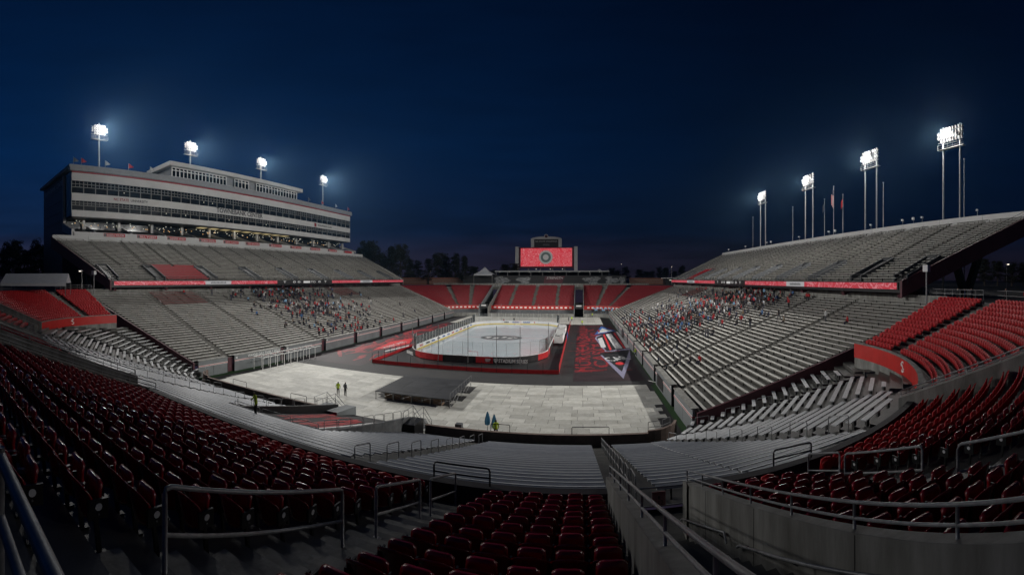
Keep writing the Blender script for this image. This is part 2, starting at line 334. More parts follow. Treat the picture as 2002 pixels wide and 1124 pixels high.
UA = {-1: [44.5 + 12.6 * k for k in range(9)], 1: [46.5 + 11.7 * k for k in range(9)]}
SEATSPOTS = {-1: [], 1: []}
def side_stand(s):
    west = s < 0
    root = thing('lower_side_stand', 'lower bleacher stand below the ' + ('press tower, on the left of the rink' if west else 'right-hand floodlight masts, across from the press tower'), 'stand')
    st = MB(); sup = MB(); ben = []; NR = 33; TR = .78; RI = .297
    for i in range(NR):
        v0 = 30.5 + TR * i; v1 = v0 + TR; z = 1.9 + RI * i
        st.quad((s * v0, near_edge(v0), z), (s * v1, near_edge(v1), z), (s * v1, far_edge(v1), z), (s * v0, far_edge(v0), z))
        st.quad((s * v0, near_edge(v0), z - RI), (s * v0, near_edge(v0), z), (s * v0, far_edge(v0), z), (s * v0, far_edge(v0), z - RI))
        ends = [near_edge(v0) + .5] + [q for a in UA[s] for q in (a - .6, a + .6)] + [far_edge(v0) - .5]
        for k in range(0, len(ends), 2):
            a, c = ends[k], ends[k + 1]
            if c - a < 1.5: continue
            red = (i >= 25 and ((west and k == 2) or (west and k in (12,)) or (not west and k == 14)))
            bz = z + .42; bv = v0 + .52
            ben.append(((s * bv, a, bz), (s * bv, c, bz), .30, .055, M['redbench'] if red else M['bench']))
            if i < 33:
                for y in np.arange(a + .6, c, 2.7): sup.box((s * bv, y, z + .2), (.16, .06, .39))
            for y in np.arange(a + .4, c - .3, .62): SEATSPOTS[s].append((s * bv, y, z, i))
        if i:
            for a in UA[s]: st.bb(s * (v0 - .36), s * v0, a - .55, a + .55, z - RI + .002, z - RI / 2)
    st.build('steps', M['tread'], root); sup.build('bench_supports', M['tread'], root)['kind'] = 'stuff'
    near_first(ben, root, 'bench', 'far_benches')
    v0, v1 = 30.0, 30.5 + TR * NR; z1 = 1.9 + RI * NR
    for nm, ef, sg in (('end_wall', near_edge, -1), ('end_wall', far_edge, 1)):
        w = MB(); e0, e1 = ef(v0), ef(v1); d = .28 * sg
        w.hexa([(s * v0, e0, -.1), (s * v1, e1, 3), (s * v1, e1 + d, 3), (s * v0, e0 + d, -.1), (s * v0, e0, 2.25), (s * v1, e1, z1 + .25), (s * v1, e1 + d, z1 + .25), (s * v0, e0 + d, 2.25)])
        w.build(nm, M['maroon'] if sg < 0 else M['concrete'], root)
    w = MB(); w.bb(s * v1, s * (v1 + .25), near_edge(v1), far_edge(v1), 8, z1 + 1.0); w.build('back_wall', M['concrete'], root)
    # aisle rails: a short centre hoop every few rows
    h = MB()
    for a in UA[s]:
        for i in range(1, NR - 1, 4):
            v = 30.5 + TR * i; h.tube([(s * (v + .2), a, 1.9 + RI * i), (s * (v + .2), a, 2.75 + RI * i), (s * (v + 1.5), a, 2.75 + RI * (i + 1.7)), (s * (v + 1.5), a, 1.9 + RI * (i + 1))], .022, 5)
    h.build('aisle_handrails', M['steel'], root)['kind'] = 'stuff'
side_stand(-1); side_stand(1)

# field-side walls with their red and white stripe
def field_wall(s):
    root = thing('field_wall', 'grey panelled field wall with a red and white stripe, ' + ('left side of the field' if s < 0 else 'right side of the field'), 'wall')
    ends = [38.0] + [q for a in UA[s] for q in (a - .75, a + .75)] + [157]
    for k in range(0, len(ends), 2):
        a, c = ends[k], ends[k + 1]; n = max(1, round((c - a) / 3.8))
        for j in range(n):
            y0 = a + (c - a) * j / n; y1 = a + (c - a) * (j + 1) / n - .05
            w = MB(); w.bb(s * 29.7, s * 29.95, y0, y1, 0.02, 1.62); w.build('lower_panel', M['greywall'], root)
        w = MB(); w.bb(s * 29.72, s * 29.98, a, c, 1.72, 2.42); w.build('upper_panel', M['greywall'], root)
        w = MB(); w.bb(s * 29.66, s * 29.95, a, c, 1.625, 1.715); w.build('red_stripe', M['redprint'], root)
        w = MB(); w.bb(s * 29.67, s * 29.94, a, c, 1.56, 1.62); w.bb(s * 29.67, s * 29.94, a, c, 1.72, 1.77); w.build('white_stripe', M['white'], root)
        w = MB(); w.bb(s * 29.6, s * 30.4, a, c, 2.425, 2.5); w.build('coping', M['concrete'], root)
        if k: bar('number_plate', M['plate'], (s * 29.70, a + .45, 2.1), (.03, .35, .3), root)
    for a in UA[s]:
        w = MB(); w.bb(s * 30.15, s * 30.3, a - .74, a + .74, .02, 2.2); w.build('gate', M['maroon'] if s < 0 else M['black'], root)
        for q in (-.74, .68): bar('gate_post', M['black'], (s * 29.85, a + q + .03, 1.2), (.22, .08, 2.4), root)
    if s < 0:
        text('lettering', 'WAYNE DAY FAMILY FIELD', .62, M['white'], (-29.70, 52.2, 2.07), (0, 1, 0), (0, 0, 1), root, wid=8.0)
    else:
        for y0, y1 in ((52, 56), (100, 106)): bar('black_banner', M['blackprint'], (29.64, (y0 + y1) / 2, 1.1), (.04, y1 - y0, 1.5), root)
    return root
field_wall(-1); field_wall(1)

# ------------------------------------------------------------------ upper decks
VU = {-1: [48 + 14 * k for k in range(8)], 1: [46.2 + 11.6 * k for k in range(10)]}
DN, DT, DR = 27, .826, .37; DV, DZ = 54.4, 14.35; DY0, DY1 = 36.5, 158.5
DE = {-1: 154.5, 1: 158.5}
def deck_n(v): return DY0 - .25 * (abs(v) - DV)
def deck_f(v): return DY1 + .25 * (abs(v) - DV)
def upper_deck(s):
    global DY1
    west = s < 0; DY1 = DE[s]
    root = thing('upper_deck', ('upper bleacher deck under the press tower' if west else 'upper bleacher deck topped by a plain grey parapet and flagpoles') + (', left side' if west else ', right side'), 'stand')
    if west: swing(root)
    st = MB(); ben = []; sup = MB()
    aisles = []
    for k in range(len(VU[s])): aisles.append(VU[s][k])
    gap = VU[s][1] - VU[s][0]
    for i in range(DN):
        v0 = DV + DT * i; z = DZ + DR * i
        v1 = v0 + DT; st.quad((s * v0, deck_n(v0), z), (s * v1, deck_n(v1), z), (s * v1, deck_f(v1), z), (s * v0, deck_f(v0), z)); st.quad((s * v0, deck_n(v0), z - DR), (s * v0, deck_n(v0), z), (s * v0, deck_f(v0), z), (s * v0, deck_f(v0), z - DR))
        hw = 1.5 if i < 8 else .6
        ends = [deck_n(v0) + (1.5 if i < 8 else .6)] + [q for a in aisles for q in (a - hw, a + hw)] + [deck_f(v0) - .6]
        for k in range(0, len(ends), 2):
            a, c = ends[k], ends[k + 1]
            if c - a < 1: continue
            red = i < 9 and ((west and k == 2) or (not west and k == 16))
            segs = [(a, c)] if i < 8 or c - a < 8 else [(a, (a + c) / 2 - .5), ((a + c) / 2 + .5, c)]
            for a_, c_ in segs: ben.append(((s * (v0 + .55), a_, z + .44), (s * (v0 + .55), c_, z + .44), .34 if not red else .42, .06 if not red else .3, M['redbench'] if red else M['bench']))
            for y in np.arange(a + .5, c, 2.2): sup.box((s * (v0 + .55), y, z + .2), (.2, .07, .38))
    st.build('steps', M['tread'], root); sup.build('bench_supports', M['tread'], root)['kind'] = 'stuff'
    near_first(ben, root, 'bench', 'far_benches')
    vt = DV + DT * DN; zt = DZ + DR * DN
    # raking slab and its end faces
    sl = MB()
    n0, n1, f0, f1 = deck_n(DV), deck_n(vt), deck_f(DV), deck_f(vt); sl.hexa([(s * DV, n0 + .02, DZ - 1.3), (s * vt, n1 + .02, zt - 1.7), (s * vt, f1 - .02, zt - 1.7), (s * DV, f0 - .02, DZ - 1.3), (s * DV, n0 + .02, DZ - .42), (s * vt, n1 + .02, zt - .45), (s * vt, f1 - .02, zt - .45), (s * DV, f0 - .02, DZ - .42)])
    sl.build('slab', M['maroon'], root)
    for y, sg, ef in ((DY0, -1, deck_n), (DY1, 1, deck_f)):
        y2 = ef(vt); e = MB(); e.hexa([(s * (DV - .3), y, DZ - 1.9), (s * (vt + .2), y2, zt - 2.3), (s * (vt + .2), y2 + .35 * sg, zt - 2.3), (s * (DV - .3), y + .35 * sg, DZ - 1.9), (s * (DV - .3), y, DZ + .1), (s * (vt + .2), y2, zt + .5), (s * (vt + .2), y2 + .35 * sg, zt + .5), (s * (DV - .3), y + .35 * sg, DZ + .1)])
        e.build('end_beam', M['maroon'] if sg < 0 else M['concrete'], root)
        r = MB(); r.tube([(s * DV, y, DZ + 1.0), (s * vt, y2, zt + 1.4)], .03, 5); r.tube([(s * DV, y, DZ + .6), (s * vt, y2, zt + 1.0)], .02, 5)
        for i in range(0, DN + 1, 3): v = DV + DT * i; r.tube([(s * v, ef(v), DZ + DR * i), (s * v, ef(v), DZ + DR * i + 1.0)], .025, 5)
        r.build('end_railing', M['black'], root)
    # fascia with the LED ribbon
    f = MB(); f.bb(s * (DV - .25), s * (DV + .02), DY0, DY1, DZ - 1.35, DZ - .02); f.build('fascia', M['black'], root)
    r = MB()
    for y in np.arange(DY0, DY1, 2.0): r.tube([(s * (DV - .05), y, DZ - .05), (s * (DV - .05), y, DZ + .95)], .018, 4)
    r.tube([(s * (DV - .05), DY0, DZ + .95), (s * (DV - .05), DY1, DZ + .95)], .022, 4); r.tube([(s * (DV - .05), DY0, DZ + .5), (s * (DV - .05), DY1, DZ + .5)], .016, 4)
    r.build('front_railing', M['steel'], root)
    # stair boxes opening through the lower rows
    for yv in [DY0 + .7] + aisles:
        o = MB()
        for q in (-1.25, 1.05):
            o.hexa([(s * (DV + .4), yv + q, DZ - .3), (s * (DV + 6.6), yv + q, DZ + 2.6), (s * (DV + 6.6), yv + q + .2, DZ + 2.6), (s * (DV + .4), yv + q + .2, DZ - .3), (s * (DV + .4), yv + q, DZ + .8), (s * (DV + 6.6), yv + q, DZ + 3.5), (s * (DV + 6.6), yv + q + .2, DZ + 3.5), (s * (DV + .4), yv + q + .2, DZ + .8)])
        o.bb(s * (DV + 6.4), s * (DV + 6.62), yv - 1.05, yv + 1.05, DZ + 1.6, DZ + 3.5)
        p_ = o.build('stair_box', M['stairgrey'], root)
        d = MB(); d.hexa([(s * (DV + .5), yv - 1.04, DZ - .1), (s * (DV + 6.4), yv - 1.04, DZ + 1.6), (s * (DV + 6.4), yv + 1.04, DZ + 1.6), (s * (DV + .5), yv + 1.04, DZ - .1), (s * (DV + .5), yv - 1.04, DZ + .05), (s * (DV + 6.4), yv - 1.04, DZ + 3.05), (s * (DV + 6.4), yv + 1.04, DZ + 3.05), (s * (DV + .5), yv + 1.04, DZ + .05)]); d.build('stair_well', M['blackprint'], p_)
    # aisle handrails
    h = MB()
    for a in aisles + [a + gap / 2 for a in aisles]:
        for i in range(8, DN - 1, 3):
            v = DV + DT * i; h.tube([(s * (v + .1), a, DZ + DR * i), (s * (v + .1), a, DZ + DR * i + .85), (s * (v + 1.4), a, DZ + DR * (i + 1.6) + .85), (s * (v + 1.4), a, DZ + DR * (i + 1))], .022, 4)
    h.build('aisle_handrails', M['black'], root)['kind'] = 'stuff'
    # columns and raking beams
    for k, y in enumerate(np.arange(DY0 + 1.2, DY1, 11.9)):
        c = MB(); c.beam((s * 60.5, y, CONC - .1), (s * 58.4, y, DZ - .2), .9, .8); c.build('column', M['concrete'], root)
        c = MB(); c.beam((s * 68.5, y, CONC - .1), (s * 73.5, y, zt - 3.0), 1.0, .9); c.beam((s * 68.5, y, CONC - .1), (s * 66, y, DZ + 3.2), 1.0, .8); c.build('column', M['yellowlit'], root)
        c = MB(); c.beam((s * (DV + .6), y, DZ - 1.55), (s * (vt - .5), y, zt - 2.2), .6, 1.1); c.build('raker_beam', M['maroon'], root)
    # back wall / parapet, in lengths
    n = 14
    for k in range(n):
        y0 = n1 + (f1 - n1) * k / n; y1 = n1 + (f1 - n1) * (k + 1) / n - .06
        w = MB(); w.bb(s * vt, s * (vt + .3), y0, y1, zt - 1.8, zt + 1.0); w.build('parapet_panel', M['facade'], root)
    # concessions under the deck
    w = MB(); w.bb(s * 63.5, s * 63.9, DY0 + 6, DY1 - 4, CONC, CONC + 4.0); w.build('concession_wall', M['maroon'], root)
    for k, y in enumerate(np.arange(DY0 + 9, DY1 - 6, 6.3)):
        l = MB(); l.box((s * 60.2, y, DZ - 1.0 + .6), (.25, .5, .10)); l.build('underdeck_light', M['lampwarm'] if k % 3 == 0 else M['plate'], root)
    return root
M['stairgrey'] = mat('dark_grey_stair_wall', (.045, .048, .052), .6, var=.2)
M['yellowlit'] = mat('yellow_lit_column', (.13, .11, .045), .7, var=.2)  # yellow lamplight on the columns painted into their colour
DECK = {-1: upper_deck(-1), 1: upper_deck(1)}

# LED ribbons hung on the fascias: red swirl lengths, pale sponsor lengths and a dark scoring length
def ribbon(s, plan):
    root = thing('ribbon_display', 'lit red ribbon display along the front of the ' + ('upper deck below the press tower' if s < 0 else 'upper deck on the right'), 'display')
    if s < 0: swing(root)
    z0, z1 = DZ - .92, DZ - .14; x = DV - .36
    c = MB(); c.bb(s * (x - .02), s * (x + .11), DY0 + .3, DE[s] - .3, z0 - .07, z1 + .07); c.build('housing', M['black'], root)
    for y0, y1, kind in plan:
        p = MB(); p.bb(s * (x - .06), s * (x - .021), y0, y1, z0, z1); p.build('led_panel', {'r': M['led'], 'w': M['ledwhite'], 'k': M['blackprint']}[kind], root)
        if kind == 'w':
            L = y1 - y0; p = MB(); ym = (y0 + y1) / 2; zm = (z0 + z1) / 2
            for q in range(11): p.bb(s * (x - .07), s * (x - .061), y0 + L * (.2 + .055 * q), y0 + L * (.2 + .055 * q) + L * .038, zm - .2, zm + (.2 if q % 3 else .12))
            p.build('pale_logo', M['greyprint'], root)
        if kind == 'k':
            L = y1 - y0
            for f_, tx in ((.12, 'T'), (.28, '0'), (.36, '0'), (.62, 'TO'), (.74, '0'), (.86, 'T')):
                text('lit_digit', tx, .78, M['ledtext'], (s * (x - .075), y0 + L * (f_ if s < 0 else 1 - f_), (z0 + z1) / 2), (0, -s, 0), (0, 0, 1), root, wid=L * .045 * len(tx))
            p = MB(); p.bb(s * (x - .075), s * (x - .061), y0 + L * .44, y0 + L * .56, z0 + .12, z1 - .12); p.build('lit_name_block', M['ledtext'], root)
ribbon(-1, [(37, 59, 'r'), (59.02, 66.5, 'w'), (66.52, 82, 'r'), (82.02, 106, 'k'), (106.02, 122, 'r'), (122.02, 130, 'w'), (130.02, 154, 'r')])
ribbon(1, [(37, 58.8, 'r'), (58.82, 65.0, 'w'), (65.02, 84, 'r'), (84.02, 105, 'k'), (105.02, 125, 'r'), (125.02, 134, 'w'), (134.02, 158, 'r')])
# ------------------------------------------------------------------ near end: silver bleacher tier
M['supp'] = mat('dull_support_steel', (.035, .035, .035), .7, var=.2)
endst = thing('end_bleacher_stand', 'silver bench tier curving round the near end of the field below the dark parapet', 'stand')
CK = (25.2, 39.3); SR, SZ, SB = .94, .308, .5; C2 = (24.0, 31.1)
def outer_ok(x, y):
    x = abs(x)
    if x < C2[0]: return y > 13.7
    return (x - C2[0]) ** 2 + (y - C2[1]) ** 2 < 17.6 ** 2
def clip_seg(a, c):
    N = 40; best = None; st = None
    for i in range(N + 1):
        t_ = i / N; ok = outer_ok(a[0] + (c[0] - a[0]) * t_, a[1] + (c[1] - a[1]) * t_)
        if ok and st is None: st = t_
        if (not ok or i == N) and st is not None:
            en = t_ if ok else (i - 1) / N
            if best is None or en - st > best[1] - best[0]: best = (st, en)
            st = None
    if not best or best[1] - best[0] < .12: return None
    f = lambda t_: tuple(a[k] + (c[k] - a[k]) * t_ for k in range(3)); return f(best[0]), f(best[1])
FAN = [(0.0, .27), (.315, .66), (.66, 1.0), (1.05, 1.32)]
ben = []; st = MB(); sup = MB()
for k in range(23):
    y = 35.1 - SR * k; z = SB + SZ * k
    secs = [(-25.2, -21.9), (-20.3, -11.6), (-10.4, -4.4), (4.4, 10.4), (11.6, 20.25), (21.9, 25.2)] if y > 21.2 else [(-25.2, -21.9), (-20.3, -11.6), (-10.4, 10.4), (11.6, 20.25), (21.9, 25.2)]
    for a, c in secs:
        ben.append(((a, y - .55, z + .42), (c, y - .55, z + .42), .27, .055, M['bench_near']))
        if c - a > 1:
            for x in np.arange(a + .5, c, 1.6): sup.box((x, y - .55, z + .2), (.06, .2, .38))
    for x0, x1 in ([(-25.2, -3.9), (3.9, 25.2)] if y > 22 else [(-25.2, 25.2)]):
        st.quad((x0, y, z), (x1, y, z), (x1, y - SR, z), (x0, y - SR, z)); st.quad((x0, y, z - SZ), (x1, y, z - SZ), (x1, y, z), (x0, y, z))
for s in (-1, 1):
    for k in range(30):
        ro, ri = 4.2 + SR * k, 4.2 + SR * (k + 1); zk = SB + SZ * k; lift = lambda a0, a1: (a0 + a1) / 2 / 1.33 * (.27 + .043 * ro)
        for a0, a1 in FAN:
            z = zk + lift(a0, a1)
            hh = cos((a1 - a0) / 2); rb = (ro + .55) / hh
            p = (s * (CK[0] + rb * sin(a0)), CK[1] - rb * cos(a0), z + .42); q = (s * (CK[0] + rb * sin(a1)), CK[1] - rb * cos(a1), z + .42)
            g = clip_seg(p, q)
            if g:
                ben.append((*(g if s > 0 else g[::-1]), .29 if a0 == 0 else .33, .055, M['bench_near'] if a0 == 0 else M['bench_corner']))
                for f_ in (.12, .5, .88): sup.box(tuple(g[0][i] + (g[1][i] - g[0][i]) * f_ - (.22 if i == 2 else 0) for i in range(3)), (.16, .16, .38))
        al = [0, .27, .315, .66, 1.0, 1.05, 1.33]
        for a0, a1 in zip(al[:-1], al[1:]):
            z = zk + lift(a0, a1); hh = cos((a1 - a0) / 2)
            P = lambda r, a: (s * (CK[0] + r / hh * sin(a)), CK[1] - r / hh * cos(a))
            m_ = P((ro + ri) / 2, (a0 + a1) / 2)
            if not outer_ok(*m_) and (abs(m_[0]) - C2[0]) ** 2 + (m_[1] - C2[1]) ** 2 > 20.5 ** 2: continue
            A, B_, C_, D = P(ro, a0), P(ro, a1), P(ri, a1), P(ri, a0)
            st.quad((*A, z), (*B_, z), (*C_, z), (*D, z)); st.quad((*A, z - SZ - .3), (*B_, z - SZ - .3), (*B_, z), (*A, z))
zt = 7.05
st.quad((-25.2, 13.7, zt), (25.2, 13.7, zt), (25.2, 11.4, zt), (-25.2, 11.4, zt)); st.quad((-25.2, 13.7, zt - .6), (25.2, 13.7, zt - .6), (25.2, 13.7, zt), (-25.2, 13.7, zt))
st.build('steps', M['wetstep'], endst); sup.build('bench_supports', M['supp'], endst)['kind'] = 'stuff'
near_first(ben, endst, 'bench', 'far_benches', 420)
# low brown wall at the field edge
for x0, x1 in ((-25.2, -5.6), (5.4, 25.2)): w = MB(); w.bb(x0, x1, 35.85, 36.2, 0, 1.3); w.build('field_edge_wall', M['brown_wall'], endst)
for s in (-1, 1):
    w = MB(); pts = [(s * (CK[0] + 3.1 * sin(a)), CK[1] - 3.1 * cos(a)) for a in np.linspace(0, 1.3, 8)]
    for p, q in zip(pts[:-1], pts[1:]): w.beam((*p, .72), (*q, .72), .25, 1.44)
    w.build('corner_wall', M['brown_wall'], endst)
    for a0 in (.02, .5):
        h = MB(); p = (s * (CK[0] + 2.9 * sin(a0)), CK[1] - 2.9 * cos(a0), 1.1); q = (s * (CK[0] + 2.9 * sin(a0 + .4)), CK[1] - 2.9 * cos(a0 + .4), 1.1); hoop(h, p, q, 1.0, .025, True); h.build('corner_railing', M['galv'], endst)
# hoop handrails down the aisles
for ax in (-21.1, -11.0, 11.0, 21.1):
    for k in range(0, 24, 3 if abs(ax) < 20 else 2):
        y = 35.1 - SR * k; z = SB + SZ * k; h = MB(); hoop(h, (ax, y - .1, z), (ax, y - 1.35, z + SZ), .92, .024, abs(ax) > 20)
        h.build('handrail', M['galv'], endst)
for s in (-1, 1):
    for al in (.292, 1.025):
        for k in range(1, 26, 3):
            r0 = 4.2 + SR * k; z = SB + SZ * k + al / 1.33 * (.27 + .043 * r0); p = (s * (CK[0] + r0 * sin(al)), CK[1] - r0 * cos(al), z); q = (s * (CK[0] + (r0 + 1.3) * sin(al)), CK[1] - (r0 + 1.3) * cos(al), z + SZ)
            if outer_ok(q[0], q[1]):
                h = MB(); hoop(h, p, q, .92, .024); h.build('handrail', M['galv'], endst)
for x0, x1 in ((-20, -17.6), (-10.5, -8.3), (11.5, 13.2), (18.6, 21.8)):
    h = MB(); hoop(h, (x0, 36.05, 1.2), (x1, 36.05, 1.2), .75, .03); h.build('wall_top_railing', M['black'], endst)
for x0, x1 in ((-12.8, -11.2), (15.1, 16.8), (25.3, 26.7)):         # guard hoops on the parapet at the foot of the aisles
    h = MB(); yy = 11.75 if x0 < 20 else 11.95; hoop(h, (x0, yy, 8.7), (x1, yy, 8.7), .55, .028, True); h.build('walkway_railing', M['black'], endst)

# team walkway cut through the middle of the silver tier
ramp = thing('team_walkway_ramp', 'black ramp with a red streaked carpet cut through the silver benches', 'ramp')
r = MB(); r.hexa([(-3.85, 21.6, 3.3), (3.85, 21.6, 3.3), (3.85, 35.8, -.2), (-3.85, 35.8, -.2), (-3.85, 21.6, 4.65), (3.85, 21.6, 4.65), (3.85, 35.8, 1.15), (-3.85, 35.8, 1.15)]); r.build('deck', M['mat'], ramp)
slope = (4.65 - 1.15) / 14.2; zr = lambda y: 4.65 - (y - 21.6) * slope
for k in range(46):
    x = -2.9 + 4.4 * random.random(); y = 23.4 + 8 * random.random(); L = random.uniform(1.2, 4.0); y1 = min(y + L, 33); wd = random.uniform(.14, .5)
    c = MB(); e = .010 + .0006 * k; c.add([(x, y, zr(y) + e), (x + wd, y + .25, zr(y + .25) + e), (x + wd * .7 + .1, y1, zr(y1) + e), (x + .05, y1 - .2, zr(y1 - .2) + e)], ((0, 1, 2, 3),)); c.build('red_streak', M['redprint'], ramp)
c = MB(); c.hexa([(1.7, 24, zr(24) + .004), (2.0, 24, zr(24) + .004), (2.0, 33, zr(33) + .004), (1.7, 33, zr(33) + .004), (1.7, 24, zr(24) + .03), (2.0, 24, zr(24) + .03), (2.0, 33, zr(33) + .03), (1.7, 33, zr(33) + .03)]); c.build('white_edge', M['white'], ramp)
w = MB(); w.bb(-4.1, 4.05, 21.3, 21.55, 2.5, 5.0); w.build('back_wall', M['black'], ramp)
M['tarp'] = mat('grey_rock_tarp', (.055, .058, .060), .75, var=.5, scale=1.3, bump=.9, bscale=2.2, col2=(.15, .155, .16))
for s in (-1, 1):
    w = MB(); w.hexa([(s * 3.88, 21.6, 2.2), (s * 4.15, 21.6, 2.2), (s * 4.15, 35.6, 0), (s * 3.88, 35.6, 0), (s * 3.88, 21.6, 5.05), (s * 4.15, 21.6, 5.05), (s * 4.15, 35.6, 1.95), (s * 3.88, 35.6, 1.95)]); w.build('side_wall', M['tarp'] if s > 0 else M['black'], ramp)
    for k in range(8):
        y = 21.9 + k * 1.7; ztop = 5.05 - (y - 21.6) * 3.1 / 14
        h = MB(); hoop(h, (s * 4.0, y, ztop - .1), (s * 4.0, y + 1.5, ztop - .45), .75, .022); h.build('handrail', M['galv'], ramp)
for x0, x1 in ((-3.8, -1.2), (-1.0, 1.6), (1.8, 3.9)):
    h = MB(); hoop(h, (x0, 21.42, 4.95), (x1, 21.42, 4.95), .6, .022, True); h.build('handrail', M['galv'], ramp)
# stair flights at the field end of the walkway
for s, x in ((-1, -4.9), (1, 4.75)):
    t_ = thing('field_stair', 'short steel stair to the field ' + ('left' if s < 0 else 'right') + ' of the team walkway', 'stairs')
    b = MB(); b.bb(x - .55, x + .55, 33.6, 35.7, .0, 1.95); b.build('landing', M['greywall'] if s < 0 else M['black'], t_)
    for k in range(6): bar('step', M['steel'], (x, 36.35 + .27 * k, 1.62 - .27 * k), (1.0, .30, .05), t_)
    for q in (-.52, .52):
        h = MB(); h.tube([(x + q, 33.6, 1.95), (x + q, 33.6, 2.95), (x + q, 35.8, 2.95), (x + q, 37.9, 1.1), (x + q, 37.9, .04)], .03, 6); h.tube([(x + q, 33.6, 2.45), (x + q, 35.8, 2.45), (x + q, 37.9, .65)], .022, 6); h.tube([(x + q, 35.8, 1.9), (x + q, 35.8, 2.95)], .025, 6); h.beam((x + q, 35.9, 1.75), (x + q, 37.9, .15), .05, .22); h.build('railing', M['galv'], t_)
b = MB(); b.hexa([(-3.4, 32.8, .6), (-2.2, 32.8, .6), (-2.2, 36.3, 0.02), (-3.4, 36.3, 0.02), (-3.4, 32.8, 2.15), (-2.2, 32.8, 2.15), (-2.2, 36.3, 1.85), (-3.4, 36.3, 1.85)])
o = b.build('grey_box_wall', M['greywall']); tag(o, 'plain grey sloping box wall at the mouth of the team walkway', 'wall')

# ------------------------------------------------------------------ near end: red seat tier
tier = thing('red_seat_tier', 'stepped concrete tier carrying the near red seats, dark parapet in front', 'stand')
R0, RT, RZ, Z0, NROW = 19.5, .76, .285, 8.2, 14
AE = 1.58
def tier_pt(R, q):      # q: |q| <= 24 along the straight; beyond, 24 + angle on the corner
    s = 1 if q >= 0 else -1; a = max(0, abs(q) - 24)
    if a == 0: return (q, C2[1] - R)
    return (s * (24 + R * sin(a)), C2[1] - R * cos(a))
# stair openings: (q0, q1)
VOM = [(20.35, 22.45), (-2.5, -.4), (-22.45, -20.35), (24 + .54, 24 + .62), (-24 - .62, -24 - .54)]
AIS = [(15.3, 16.55), (24.065, 24.115), (25.27, 25.315), (-24.315 - 1, -24.27 - 1), (-12.6, -11.4)]
def in_any(q, L, pad=0): return any(a - pad <= q <= c + pad for a, c in L)
QS = sorted(set([x for x in np.arange(-24, 24.01, 1.0)] + [24 + x for x in np.linspace(0, AE, 33)] + [-24 - x for x in np.linspace(0, AE, 33)] + [q for v in VOM for q in v]))
st = MB()
for j in range(NROW):
    Ra, Rb, z = R0 + RT * j, R0 + RT * (j + 1), Z0 + RZ * j
    for q0, q1 in zip(QS[:-1], QS[1:]):
        if in_any((q0 + q1) / 2, VOM): continue
        A, B_, C_, D = tier_pt(Ra, q0), tier_pt(Ra, q1), tier_pt(Rb, q1), tier_pt(Rb, q0)
        st.quad((*A, z), (*B_, z), (*C_, z), (*D, z)); st.quad((*A, z - RZ), (*B_, z - RZ), (*B_, z), (*A, z))
st.build('steps', M['wetstep'], tier)
zc = Z0 + RZ * NROW; b = MB()
for q0, q1 in zip(QS[:-1], QS[1:]):
    A, B_, C_, D = tier_pt(R0 + RT * NROW, q0), tier_pt(R0 + RT * NROW, q1), tier_pt(32.2, q1), tier_pt(32.2, q0)
    b.quad((*A, zc), (*B_, zc), (*C_, zc), (*D, zc)); b.quad((*A, zc - RZ), (*B_, zc - RZ), (*B_, zc), (*A, zc))
b.build('walkway', M['wetstep'], tier)
# half steps in the aisles
b = MB()
for a0, a1 in AIS:
    for j in range(1, NROW):
        z = Z0 + RZ * j; A, B_, C_, D = tier_pt(R0 + RT * j - .36, a0), tier_pt(R0 + RT * j - .36, a1), tier_pt(R0 + RT * j - .005, a1), tier_pt(R0 + RT * j - .005, a0)
        b.hexa([(*A, z - RZ + .003), (*B_, z - RZ + .003), (*C_, z - RZ + .003), (*D, z - RZ + .003), (*A, z - RZ / 2), (*B_, z - RZ / 2), (*C_, z - RZ / 2), (*D, z - RZ / 2)])
b.build('aisle_steps', M['concrete'], tier)['kind'] = 'stuff'
# parapet in lengths: dark towards the seats; painted red where it faces the field at the corners
cuts = [-24 - AE] + sorted([q for v in VOM for q in v]) + [24 + AE]
for k in range(0, len(cuts), 2):
    q0, q1 = cuts[k], cuts[k + 1]; corner = (q0 >= 24.5 or q1 <= -24.5)
    n = max(2, int((q1 - q0) * (1 if abs(q0 + q1) / 2 < 24 else 14)))
    if min(abs(q0), abs(q1)) < 24 < max(abs(q0), abs(q1)): qs = [q for q in QS if q0 <= q <= q1]
    else: qs = list(np.linspace(q0, q1, n + 1))
    b = MB(); f_ = MB(); cp = MB()
    for u0, u1 in zip(qs[:-1], qs[1:]):
        for mb, Ra, Rb, za, zb in ((b, R0 - .02, R0 - .24, 4.2, 8.68), (f_, R0 - .245, R0 - .285, 7.35 if corner else 6.4, 8.64), (cp, R0 + .02, R0 - .30, 8.685, 8.75)):
            A, B_, C_, D = tier_pt(Ra, u0), tier_pt(Ra, u1), tier_pt(Rb, u1), tier_pt(Rb, u0)
            mb.hexa([(*A, za), (*B_, za), (*C_, za), (*D, za), (*A, zb), (*B_, zb), (*C_, zb), (*D, zb)])
    b.build('parapet', M['concrete'] if corner else M['dark_wall'], tier); f_.build('red_facing' if corner else 'parapet_facing', M['redwall'] if corner else M['dark_wall'], tier); cp.build('parapet_coping', M['concrete'] if corner else M['dark_wall'], tier)
